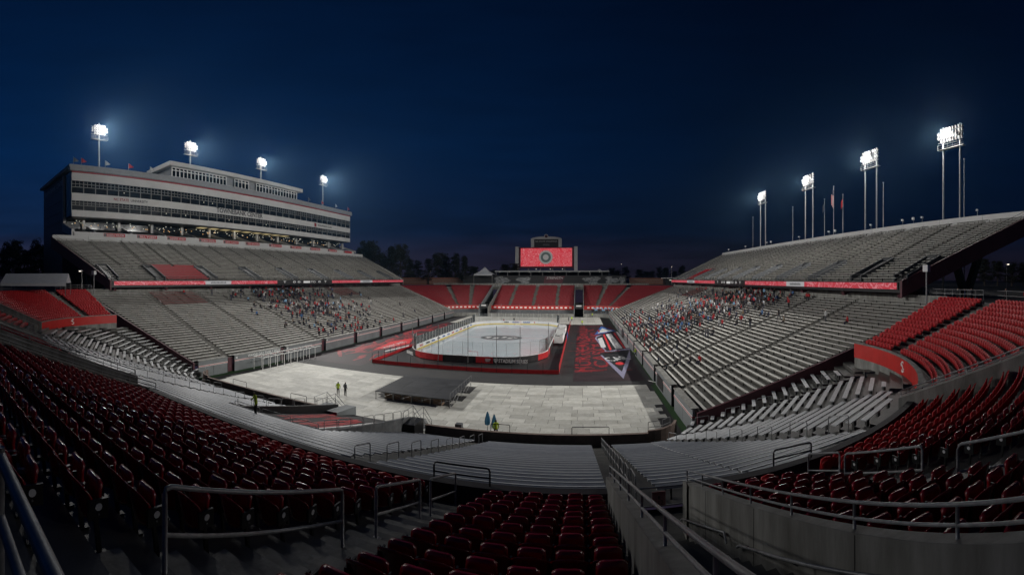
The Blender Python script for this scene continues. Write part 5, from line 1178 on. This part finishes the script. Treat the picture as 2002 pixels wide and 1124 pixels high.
# ------------------------------------------------------------------ scoreboard
sb = thing('scoreboard', 'big scoreboard with a glowing red screen beyond the far stand', 'scoreboard', (2.2, 206, CONC))
def sbb(name, m, x0, x1, y0, y1, z0, z1): b = MB(); b.bb(x0, x1, y0, y1, z0 - CONC, z1 - CONC); return b.build(name, m, sb)
sbb('frame', M['maroon'], -13.7, 13.7, 0, 2.2, 20.0, 30.2); sbb('screen', M['screen'], -12.7, 12.7, -.12, -.02, 20.8, 29.8)
for s in (-1, 1): sbb('pylon', M['facade'], s * 13.72, s * 15.4, -.3, 2.5, CONC, 30.6)
sbb('upper_panel', M['blackprint'], -6, 6, -.1, 1.8, 30.4, 34.2)
for s in (-1, 1): sbb('upper_pier', M['facade'], s * 6.01, s * 7.6, -.2, 2, 30.3, 34.2)
b = MB(); pts = [(-7.7, 34.2)] + [(7.7 * cos(a), 34.2 + 1.5 * sin(a)) for a in np.linspace(pi, 0, 15)] + [(7.7, 34.2)]
pts = [(7.7 * cos(a), 34.25 - CONC + 1.3 * sin(a)) for a in np.linspace(0, pi, 16)]; n = len(pts)
b.add([(x, -.25, z) for x, z in pts] + [(x, 1.9, z) for x, z in pts], [tuple(range(n)), tuple(range(n, 2 * n))[::-1]] + [(i, (i + 1) % n, (i + 1) % n + n, i + n) for i in range(n)]); b.build('arched_top', M['facade'], sb)
def vdisc(name, m, c, r_, y): b = MB(); b.tube([(c[0], y, c[1]), (c[0], y + .12, c[1])], r_, 24); return b.build(name, m, sb)
vdisc('top_emblem', M['whiteprint'], (0, 35.6 - CONC), 1.05, -.45); vdisc('top_emblem_core', M['maroon'], (0, 35.6 - CONC), .75, -.55)
M['scr_white'] = emit('screen_white', (.62, .60, .58), .30); M['scr_dark'] = emit('screen_dark', (.10, .14, .13), .4)
vdisc('screen_emblem', M['scr_white'], (-.2, 25.3 - CONC), 3.4, -.28); vdisc('screen_emblem_core', M['scr_dark'], (-.2, 25.3 - CONC), 2.5, -.42); vdisc('screen_emblem_eye', M['scr_white'], (-.2, 25.3 - CONC), 1.4, -.56)
text('title', 'NC STATE WOLFPACK', 1.15, M['whiteprint'], (0, -.16, 33.1 - CONC), (1, 0, 0), (0, 0, 1), sb, wid=10.6)
sbb('clock_panel', M['greyprint'], -1.6, 1.6, -.2, -.11, 31.0, 31.9)
for x in (-9, -3, 3, 9): bar('support_post', M['steel'], (x, 1.2, 4.1), (.7, .7, 8.2), sb)
for x in (-5, 2, 8): bar('work_light', M['lampcool'], (x, -.2, 7.6), (.35, .2, .35), sb)

# ------------------------------------------------------------------ tents, kiosks, low brick walls outside
def tent(px, r_, w_, d_, zb, ze, zp, label, gable=False, rz=0):
    ps = (px - 1001) / FPX - HEAD; t_ = thing('event_tent', label, 'tent', (EYE.x + r_ * sin(ps), r_ * cos(ps), CONC), rz); h = zb - CONC; b = MB(); A = [(-w_ / 2, -d_ / 2), (w_ / 2, -d_ / 2), (w_ / 2, d_ / 2), (-w_ / 2, d_ / 2)]
    e, p = ze - CONC, zp - CONC
    if gable: b.add([(x, y, e) for x, y in A] + [(-w_ / 2, 0, p), (w_ / 2, 0, p)], ((0, 1, 5, 4), (2, 3, 4, 5), (0, 4, 3), (1, 2, 5)))
    else: b.add([(x, y, e) for x, y in A] + [(x * .45, y * .45, e + (p - e) * .4) for x, y in A] + [(0, 0, p)], [(i, (i + 1) % 4, (i + 1) % 4 + 4, i + 4) for i in range(4)] + [(4 + i, 4 + (i + 1) % 4, 8) for i in range(4)])
    b.build('canopy', M['canvas'], t_)
    for x, y in A: bar('pole', M['steel'], (x * .98, y * .98, e / 2), (.12, .12, e), t_)
    b = MB(); b.bb(-w_ / 2, w_ / 2, -d_ / 2 - .02, -d_ / 2 + .02, e - .5, e); b.build('valance', M['canvas'], t_)
tent(948, 196, 8.8, 8, 12, 16.7, 20.2, 'white peaked tent left of the flat canopy, far end'); tent(1172, 208, 9, 8, 12, 17.3, 19.6, 'white peaked tent right of the flat canopy, far end')
tent(72, 72, 11, 7, 12, 14.0, 15.6, 'grey gabled marquee above the left corner seats', True, 1.1)
for x, y, w_, h_, lb in ((-66, 196, 60, 3.4, 'long low brick wall behind the far left corner'), (78, 205, 70, 3.2, 'long low brick wall behind the far right corner')):
    o = thing('brick_wall', lb, 'wall', (x, y, CONC)); M.setdefault('brick', mat('brick', (.16, .07, .045), .85, var=.3, scale=2)); b = MB(); b.box((0, 0, h_ / 2), (w_, .6, h_)); b.build('wall', M['brick'], o)
    for q in (.34, .68): bar('pale_course', M['concrete'], (0, -.32, h_ * q), (w_, .06, .18), o)
ks = thing('kiosk', 'small flat-roofed kiosk behind the far right seats', 'building', (62, 190, CONC)); b = MB(); b.box((0, 0, 1.5), (9, 5, 3)); b.build('walls', M['black'], ks); b = MB(); b.box((0, 0, 3.1), (10.5, 6.5, .3)); b.build('roof', M['facade'], ks); bar('hatch_light', M['lampcool'], (-2, -2.6, 2.2), (1.2, .1, .3), ks)
for k, (px, r_, h_) in enumerate(((1313, 230, 9.5), (842, 210, 7), (1215, 260, 12), (1968, 90, 6), (160, 88, 4.5))):
    ps = (px - 1001) / FPX - HEAD; o = thing('street_lamp', ['lit street lamp standing before the far right trees', 'dim street lamp among the far left trees', 'bright distant street lamp right of the scoreboard', 'lamp seen beneath the right deck', 'lamp under the near end of the left deck'][k], 'street lamp', (EYE.x + r_ * sin(ps), r_ * cos(ps), CONC)); h = MB(); h.tube([(0, 0, 0), (0, 0, h_)], .09, 6); h.build('pole', M['steel'], o); b = MB(); b.box((0, -.3, h_), (.5, .9, .16)); b.build('head', M['steel'], o); bar('lens', M['street'], (0, -.42, h_ - .12), (.3, .35, .10), o)
for s, nm in ((1, 'right'), (-1, 'left')):
    o = thing('loudspeaker_post', 'white box loudspeaker on a post at the near end of the %s deck' % nm, 'loudspeaker', (s * 53.5, 31.6, CONC)); h = MB(); h.tube([(0, 0, 0), (0, 0, 3.6)], .10, 8); h.build('post', M['galv'], o); b = MB(); b.box((0, 0, 3.95), (.75, .6, .75), .3); b.build('box', M['plate'], o)
# ------------------------------------------------------------------ trees (dark against the sky)
def tree_protos():
    out = []
    for v in range(4):
        rs = random.Random(40 + v); tr = MB(); tr.tube([(0, 0, 0), (.15, .1, 6), (.1, .2, 12), (.3, .1, 18)], .38, 7, 0, .10)
        lf = MB(); cl = []
        for k in range(64):
            a = rs.uniform(0, 2 * pi); t_ = rs.uniform(0, 1); R_ = (4.6 if v % 2 else 3.8) * (1 - .62 * t_) * rs.uniform(.25, 1.1); z = 3.6 + 15.6 * t_ + rs.uniform(-.6, .6)
            c = Vector((R_ * cos(a), R_ * sin(a), z)); cl.append((c, rs.uniform(1.0, 1.9)))
            tr.tube([(.1, .1, z - 1.6), (c.x * .6, c.y * .6, z - .5), (c.x, c.y, z)], .09, 4, 0, .03)
        for c, rad in cl:
            for q in range(85):
                d = Vector((rs.gauss(0, 1), rs.gauss(0, 1), rs.gauss(0, .7))); d = d.normalized() * rad * rs.random() ** .45; p = c + d
                u = Vector((rs.gauss(0, 1), rs.gauss(0, 1), rs.gauss(0, 1))).normalized() * rs.uniform(.18, .38); w_ = u.orthogonal().normalized() * rs.uniform(.08, .2)
                lf.add([p - u, p - w_, p + u, p + w_], ((0, 1, 2, 3),))
        a = tr.build('trunk', M['bark']); c_ = lf.build('crown', M['leaf']); out.append((a.data, c_.data)); bpy.data.objects.remove(a); bpy.data.objects.remove(c_)
    return out
TP = tree_protos(); rs = random.Random(9); TL = []
for k, px in enumerate((704, 718, 733, 748, 766, 784, 800, 818, 838, 857, 872, 890, 908, 925, 945, 966, 988, 1006)): TL.append((px, rs.uniform(196, 250), (31.5 if px < 790 else 26.5 if px < 915 else 20.5) + rs.uniform(-2.2, 2.4), 'behind the far left corner'))
for k, px in enumerate((4, 18, 32, 47, 60, 74, 88)): TL.append((px, rs.uniform(138, 170), 27.6 + rs.uniform(-1.6, 2.0), 'beside the left end of the press tower'))
for k, px in enumerate((1196, 1208, 1222, 1250, 1262, 1275, 1289, 1302, 1318, 1334, 1348)): TL.append((px, rs.uniform(270, 330), 22.0 + rs.uniform(-2.2, 1.6), 'beyond the far right corner'))
for k, px in enumerate((1925, 1950, 1978, 2000)): TL.append((px, rs.uniform(150, 180), 21 + rs.uniform(-2, 2), 'seen beneath the right deck'))
for k, (px, r_, zt_, where) in enumerate(TL):
    ps = (px - 1001) / FPX - HEAD; ht = zt_ - CONC; sc = ht / 19.8
    o = thing('pine_tree', 'dark tree silhouette %s, %s counted from the left' % (where, ORDN(1 + sum(1 for q in TL if q[3] == where and q[0] < px))), 'tree', (EYE.x + r_ * sin(ps), r_ * cos(ps), CONC), rs.uniform(0, 6), 'trees ' + where); o.scale = (max(sc, .8) * rs.uniform(.95, 1.3), max(sc, .8) * rs.uniform(.95, 1.3), sc)
    a, c_ = TP[k % 4]; link('trunk', a, o); link('crown', c_, o)
# ------------------------------------------------------------------ people
def body_mesh(pose):
    if pose == 'sit':
        J = dict(pel=(0, 0, .52), sp=(0, .03, .76), ch=(0, .05, .98), nk=(0, .07, 1.12), hd=(0, .10, 1.24), tp=(0, .09, 1.34))
        legs = [((s * .10, .02, .50), (s * .13, .42, .52), (s * .13, .44, .08), (s * .13, .56, .03)) for s in (-1, 1)]; arms = [((s * .19, .05, 1.02), (s * .25, .08, .76), (s * .14, .30, .64), (s * .10, .38, .62)) for s in (-1, 1)]
    elif pose == 'walk':
        J = dict(pel=(0, 0, .95), sp=(0, .03, 1.18), ch=(0, .06, 1.40), nk=(0, .08, 1.53), hd=(0, .11, 1.65), tp=(0, .10, 1.75))
        legs = [((.10, 0, .92), (.11, .24, .52), (.11, .30, .09), (.11, .43, .05)), ((-.10, 0, .92), (-.11, -.08, .50), (-.11, -.36, .14), (-.11, -.26, .04))]; arms = [((.19, .06, 1.43), (.27, -.06, 1.17), (.26, .06, .95), (.26, .12, .88)), ((-.19, .06, 1.43), (-.27, .16, 1.18), (-.24, .36, 1.05), (-.22, .44, 1.05))]
    elif pose == 'reach':
        J = dict(pel=(0, 0, .95), sp=(0, .02, 1.18), ch=(0, .05, 1.40), nk=(0, .07, 1.53), hd=(0, .11, 1.65), tp=(0, .10, 1.75))
        legs = [((s * .10, 0, .92), (s * .13, .05, .50), (s * .13, .0, .09), (s * .14, .14, .04)) for s in (-1, 1)]; arms = [((.19, .05, 1.43), (.40, .08, 1.24), (.60, .14, 1.06), (.68, .17, 1.02)), ((-.19, .05, 1.43), (-.36, .06, 1.20), (-.42, .16, .98), (-.42, .22, .92))]
    else:
        J = dict(pel=(0, 0, .95), sp=(0, 0, 1.18), ch=(0, 0, 1.40), nk=(0, .01, 1.53), hd=(0, .03, 1.65), tp=(0, .02, 1.75))
        legs = [((s * .10, 0, .92), (s * .115, .02, .50), (s * .12, -.01, .09), (s * .14, .13, .04)) for s in (-1, 1)]; arms = [((s * .19, 0, 1.43), (s * .27, -.03, 1.16), (s * .24, .10, .93), (s * .22, .15, .87)) for s in (-1, 1)]
    V = [J[k] for k in ('pel', 'sp', 'ch', 'nk', 'hd', 'tp')]; Rr = [.155, .15, .165, .065, .095, .075]; E = [(0, 1), (1, 2), (2, 3), (3, 4), (4, 5)]
    for l in legs:
        o = len(V); V += l; Rr += [.095, .070, .050, .040]; E += [(0, o), (o, o + 1), (o + 1, o + 2), (o + 2, o + 3)]
    for a in arms:
        o = len(V); V += a; Rr += [.075, .055, .040, .035]; E += [(2, o), (o, o + 1), (o + 1, o + 2), (o + 2, o + 3)]
    me = bpy.data.meshes.new('person'); me.from_pydata(V, E, []); ob = link('person', me); md = ob.modifiers.new('s', 'SKIN'); sv = me.skin_vertices[0].data
    for i, r_ in enumerate(Rr): sv[i].radius = (r_, r_ * (.72 if i in (0, 1, 2) else 1)); sv[i].use_root = (i == 0)
    sd = ob.modifiers.new('d', 'SUBSURF'); sd.levels = 1; sd.render_levels = 1; bpy.context.view_layer.update()
    m2 = bpy.data.meshes.new_from_object(ob.evaluated_get(bpy.context.evaluated_depsgraph_get())); bpy.data.objects.remove(ob)
    for n_ in ('cloth_black', 'cloth_navy', 'skin', 'hair'): m2.materials.append(M[n_])
    hz = J['nk'][2]; hip = J['pel'][2]; hand = [Vector(a[3]) for a in arms]; foot = [Vector(l[3]) for l in legs]
    for p in m2.polygons:
        c = p.center; p.use_smooth = True
        if c.z > hz + .03: p.material_index = 3 if (c.z > hz + .17 or c.y < J['hd'][1] - .03) else 2
        elif min((c - h_).length for h_ in hand) < .07: p.material_index = 2
        elif min((c - f_).length for f_ in foot) < .12: p.material_index = 3
        elif (c.z < hip - .02 and pose != 'sit') or (pose == 'sit' and (c.y > .12 and c.z < .66 or c.z < .48)): p.material_index = 1
        else: p.material_index = 0
    return m2
BM = {p: body_mesh(p) for p in ('stand', 'sit', 'walk', 'reach')}
def person(pose, loc, rz, top, leg, label, group=None, hair='hair', sc=1.0):
    o = link('person', BM[pose]); o.location = loc; o.rotation_euler = (0, 0, rz); o.scale = (sc, sc, sc)
    for i, n_ in ((0, top), (1, leg), (3, hair)): o.material_slots[i].link = 'OBJECT'; o.material_slots[i].material = M[n_]
    return tag(o, label, 'person', group)
FT = .04
person('stand', (*gp(661, 774), FT), 0.3, 'hivis', 'cloth_black', 'person in a yellow-green hi-vis jacket seen from behind on the pale floor'); person('stand', (*gp(675, 775), FT), -.2, 'cloth_grey', 'cloth_black', 'person in dark grey standing beside the hi-vis jacket on the pale floor')
p = person('reach', (-.4, 20.2, 5.35), 2.6, 'hivis', 'cloth_black', 'person in a hi-vis jacket standing on the benches behind the team walkway'); 
person('stand', (gp(977, 845)[0], 37.6, FT), .4, 'hivis', 'cloth_black', 'person in a hi-vis jacket just beyond the low brown wall, near the blue parasols'); person('walk', (*gp(1243, 699), FT), 1.2, 'hivis', 'cloth_black', 'person in a hi-vis jacket walking on the right printed mat')
for k, (px, py, t_, po) in enumerate(((1138, 637, 'hivis', 'walk'), (1112, 629, 'cloth_grey', 'stand'), (1118, 629, 'hivis', 'stand'), (1158, 621, 'hivis', 'stand'), (985, 634, 'cloth_red', 'stand'), (1005, 631, 'cloth_black', 'walk'))):
    person(po, (*gp(px, py), FT), rs.uniform(0, 6), t_, 'cloth_black', 'distant person in %s on the far floor, %s from the left' % ({'hivis': 'hi-vis', 'cloth_grey': 'grey', 'cloth_red': 'red', 'cloth_black': 'black'}[t_], ['fifth', 'third', 'fourth', 'sixth', 'first', 'second'][k]))
# a small band of light-blue figures on the far apron
for k in range(16):
    x = 24.6 + (k % 8) * .95 + rs.uniform(-.2, .2); j = k // 8; R_ = 16 - 1.6 - 1.56 * j; yy = C3[1] + sqrt(max(0.1, R_ ** 2 - max(0, x - 22) ** 2)) ; person('stand', (x, yy, 2.2 - .26 * (1 + 2 * j)), pi, rs.choice(['cloth_lightblue', 'cloth_lightblue', 'cloth_black']), 'cloth_black', 'person of the light-blue group before the far right seats, %s row, %s from left' % ('upper' if k < 8 else 'lower', ORDN(k % 8 + 1)), 'light-blue group at the far right')
# spectators
rs = random.Random(77); TOPS = ['cloth_black'] * 8 + ['cloth_red'] * 5 + ['cloth_grey'] * 3 + ['cloth_white'] * 3 + ['cloth_navy'] * 2 + ['cloth_blue', 'cloth_lightblue', 'cloth_tan']
CN = {'cloth_black': 'black', 'cloth_red': 'red', 'cloth_grey': 'grey', 'cloth_white': 'white', 'cloth_navy': 'navy', 'cloth_blue': 'blue', 'cloth_lightblue': 'light blue', 'cloth_tan': 'tan'}
def weight(s, x, y, i):
    if s < 0:
        c = math.exp(-((y - 84) / 14) ** 2) * (.35 + .65 * min(1, i / 18)) + .10 * math.exp(-((y - 105) / 18) ** 2) + (.05 if i < 4 and 60 < y < 120 else 0)
    else:
        c = math.exp(-((y - 84 - (i - 16) * -.3) / 15) ** 2) * (.45 + .55 * min(1, i / 16)) + .16 * math.exp(-((y - 112) / 16) ** 2) + (.13 if i < 5 and 55 < y < 130 else 0) + .012 * (40 < y < 70)
    return c
crowd = []
for s, N in ((-1, 370), (1, 590)):
    sp = SEATSPOTS[s]; wts = np.array([weight(s, *q[:2], q[3]) ** 1.3 for q in sp]); wts /= wts.sum()
    for i in np.random.choice(len(sp), N, replace=False, p=wts): crowd.append((s, *sp[i]))
crowd.sort(key=lambda q: (Vector(q[1:4]) - EYE).length)
cm_ = {}
for k, (s, x, y, z, i) in enumerate(crowd):
    top = rs.choice(TOPS); pose = 'sit' if rs.random() < .55 else ('stand' if rs.random() < .7 else 'walk'); side = 'left' if s < 0 else 'right'
    rz = (pi / 2 if s > 0 else -pi / 2) + rs.uniform(-.5, .5)
    if pose == 'walk': rz = rs.uniform(0, 6)
    xx = x - s * (.06 if pose == 'sit' else .42); zz = z - (.04 if pose == 'sit' else 0); leg = rs.choice(['cloth_navy', 'cloth_black', 'cloth_grey'])
    if k < 300:
        person(pose, (xx, y, zz), rz, top, leg, 'spectator, %s top, %s, %s rows, %s part, %s lower stand' % (CN[top], 'sitting' if pose == 'sit' else 'standing', 'front' if i < 8 else 'lower middle' if i < 15 else 'upper middle' if i < 23 else 'back', 'nearest' if y < 70 else 'near middle' if y < 82 else 'far middle' if y < 94 else 'far', side), '%s-topped spectators %s, %s lower stand' % (CN[top], 'sitting' if pose == 'sit' else 'standing', side), sc=rs.uniform(.92, 1.06))
    else: cm_.setdefault((pose, top), []).append((xx, y, zz, rz))
# the rest of the crowd, joined
bm = bmesh.new(); mats = ['skin', 'hair', 'cloth_navy'] + sorted(set(TOPS) - {'cloth_navy'}); mi = {n_: i for i, n_ in enumerate(mats)}
for (pose, top), L in cm_.items():
    src = BM[pose]
    for x, y, z, rz in L:
        T = Matrix.Translation((x, y, z)) @ Matrix.Rotation(rz, 4, 'Z'); vs = [bm.verts.new(T @ v.co) for v in src.vertices]
        for p in src.polygons:
            f = bm.faces.new([vs[i] for i in p.vertices]); f.smooth = True; f.material_index = (mi[top], mi['cloth_navy'], mi['skin'], mi['hair'])[p.material_index]
me = bpy.data.meshes.new('crowd'); bm.to_mesh(me); bm.free()
for n_ in mats: me.materials.append(M[n_])
tag(link('crowd', me), 'farther spectators scattered over the lower benches on both sides', 'crowd', kind='stuff')
# concourse bystanders by the corners
for k, (x, y, t_) in enumerate(((54.5, 27, 'cloth_navy'), (56.5, 29.5, 'cloth_black'), (57.2, 28.2, 'cloth_grey'), (58, 24, 'cloth_black'), (59.5, 22.5, 'cloth_red'), (60, 21, 'cloth_black'), (-57, 30, 'cloth_black'), (-58, 33, 'cloth_grey'))):
    person('walk' if k % 2 else 'stand', (x, y, CONC), rs.uniform(0, 6), t_, 'cloth_black', 'bystander in %s on the %s concourse, %s along' % (CN[t_], 'right' if x > 0 else 'left', 'first second third fourth fifth sixth first second'.split()[k]), 'concourse bystanders')

# ------------------------------------------------------------------ small things by the near wall
for k, (px, py) in enumerate(((953, 846), (966, 852))):
    x, y = gp(px, py); y = max(y, 37.2); o = thing('closed_parasol', 'folded blue parasol, %s of the two beyond the brown wall' % ('left' if k == 0 else 'right'), 'parasol', (x, y, FT), 0, 'folded blue parasols')
    h = MB(); h.tube([(0, 0, 0), (0, 0, 2.0)], .03, 6); h.build('pole', M['steel'], o); M.setdefault('teal', mat('blue_canvas', (.02, .12, .22), .8, var=.2, scale=8)); b = MB(); n = 12; V = []
    for z, r_ in ((.75, .20), (1.1, .24), (1.5, .17), (1.95, .05)): V += [(r_ * (1 + .22 * (q % 2)) * cos(2 * pi * q / n), r_ * (1 + .22 * (q % 2)) * sin(2 * pi * q / n), z) for q in range(n)]
    b.add(V, [(j * n + q, j * n + (q + 1) % n, (j + 1) * n + (q + 1) % n, (j + 1) * n + q) for j in range(3) for q in range(n)]); b.build('canopy', M['teal'], o); b = MB(); b.tube([(0, 0, 0), (0, 0, .10)], .28, 12); b.build('base', M['concrete'], o)
x = gp(905, 842)[0]; o = thing('monitor_speaker', 'dark wedge loudspeaker stack beyond the low brown wall', 'loudspeaker', (x, 37.3, FT)); b = MB(); b.hexa([(-.7, -.3, 0), (.45, -.3, 0), (.45, .4, 0), (-.7, .4, 0), (-.25, -.3, .75), (.45, -.3, .75), (.45, .4, .75), (-.25, .4, .75)]); b.build('cabinet', M['black'], o); b = MB(); b.box((.1, .05, .98), (.62, .55, .44)); b.build('upper_box', M['greyprint'], o)
x = gp(1060, 850)[0]
for k, (dx, c) in enumerate(((-2.6, 'redprint'), (-1.9, 'timber'), (-.2, 'greyprint'))):
    o = thing('equipment_box', '%s equipment box beside the blue parasols' % ('red', 'brown', 'grey')[k], 'box', (x + dx - 1.5, 37.0, FT)); b = MB(); b.box((0, 0, .3), (.6, .5, .58)); b.build('body', M[c], o); b = MB(); b.box((0, 0, .62), (.64, .54, .06)); b.build('lid', M['black'], o)
# loose white pole on the right mat
h = MB(); a_, c_ = gp(1268, 745), gp(1290, 750); h.tube([(*a_, .06), (*c_, .06)], .04, 6); tag(h.build('loose_pole', M['white']), 'white pole lying on the black mat near the right wall', 'pole')
# ------------------------------------------------------------------ thin haze volume added to make the glow round the lamps
b = MB(); b.bb(-560, 560, -760, 960, -1.5, 60); hz = b.build('haze', []); 
hm = bpy.data.materials.new('lamp_glow_air'); hm.use_nodes = True; t = hm.node_tree; t.nodes.clear(); ho = t.nodes.new('ShaderNodeOutputMaterial'); pv = t.nodes.new('ShaderNodeVolumePrincipled')
pv.inputs['Color'].default_value = (.34, .66, 1.0, 1); pv.inputs['Density'].default_value = .00018; pv.inputs['Anisotropy'].default_value = .88; t.links.new(pv.outputs[0], ho.inputs['Volume']); hz.data.materials.clear(); hz.data.materials.append(hm)
hz['kind'] = 'stuff'; hz['label'] = 'thin haze added for the glow round the floodlights'; hz['category'] = 'haze'
S.cycles.volume_bounces = 0
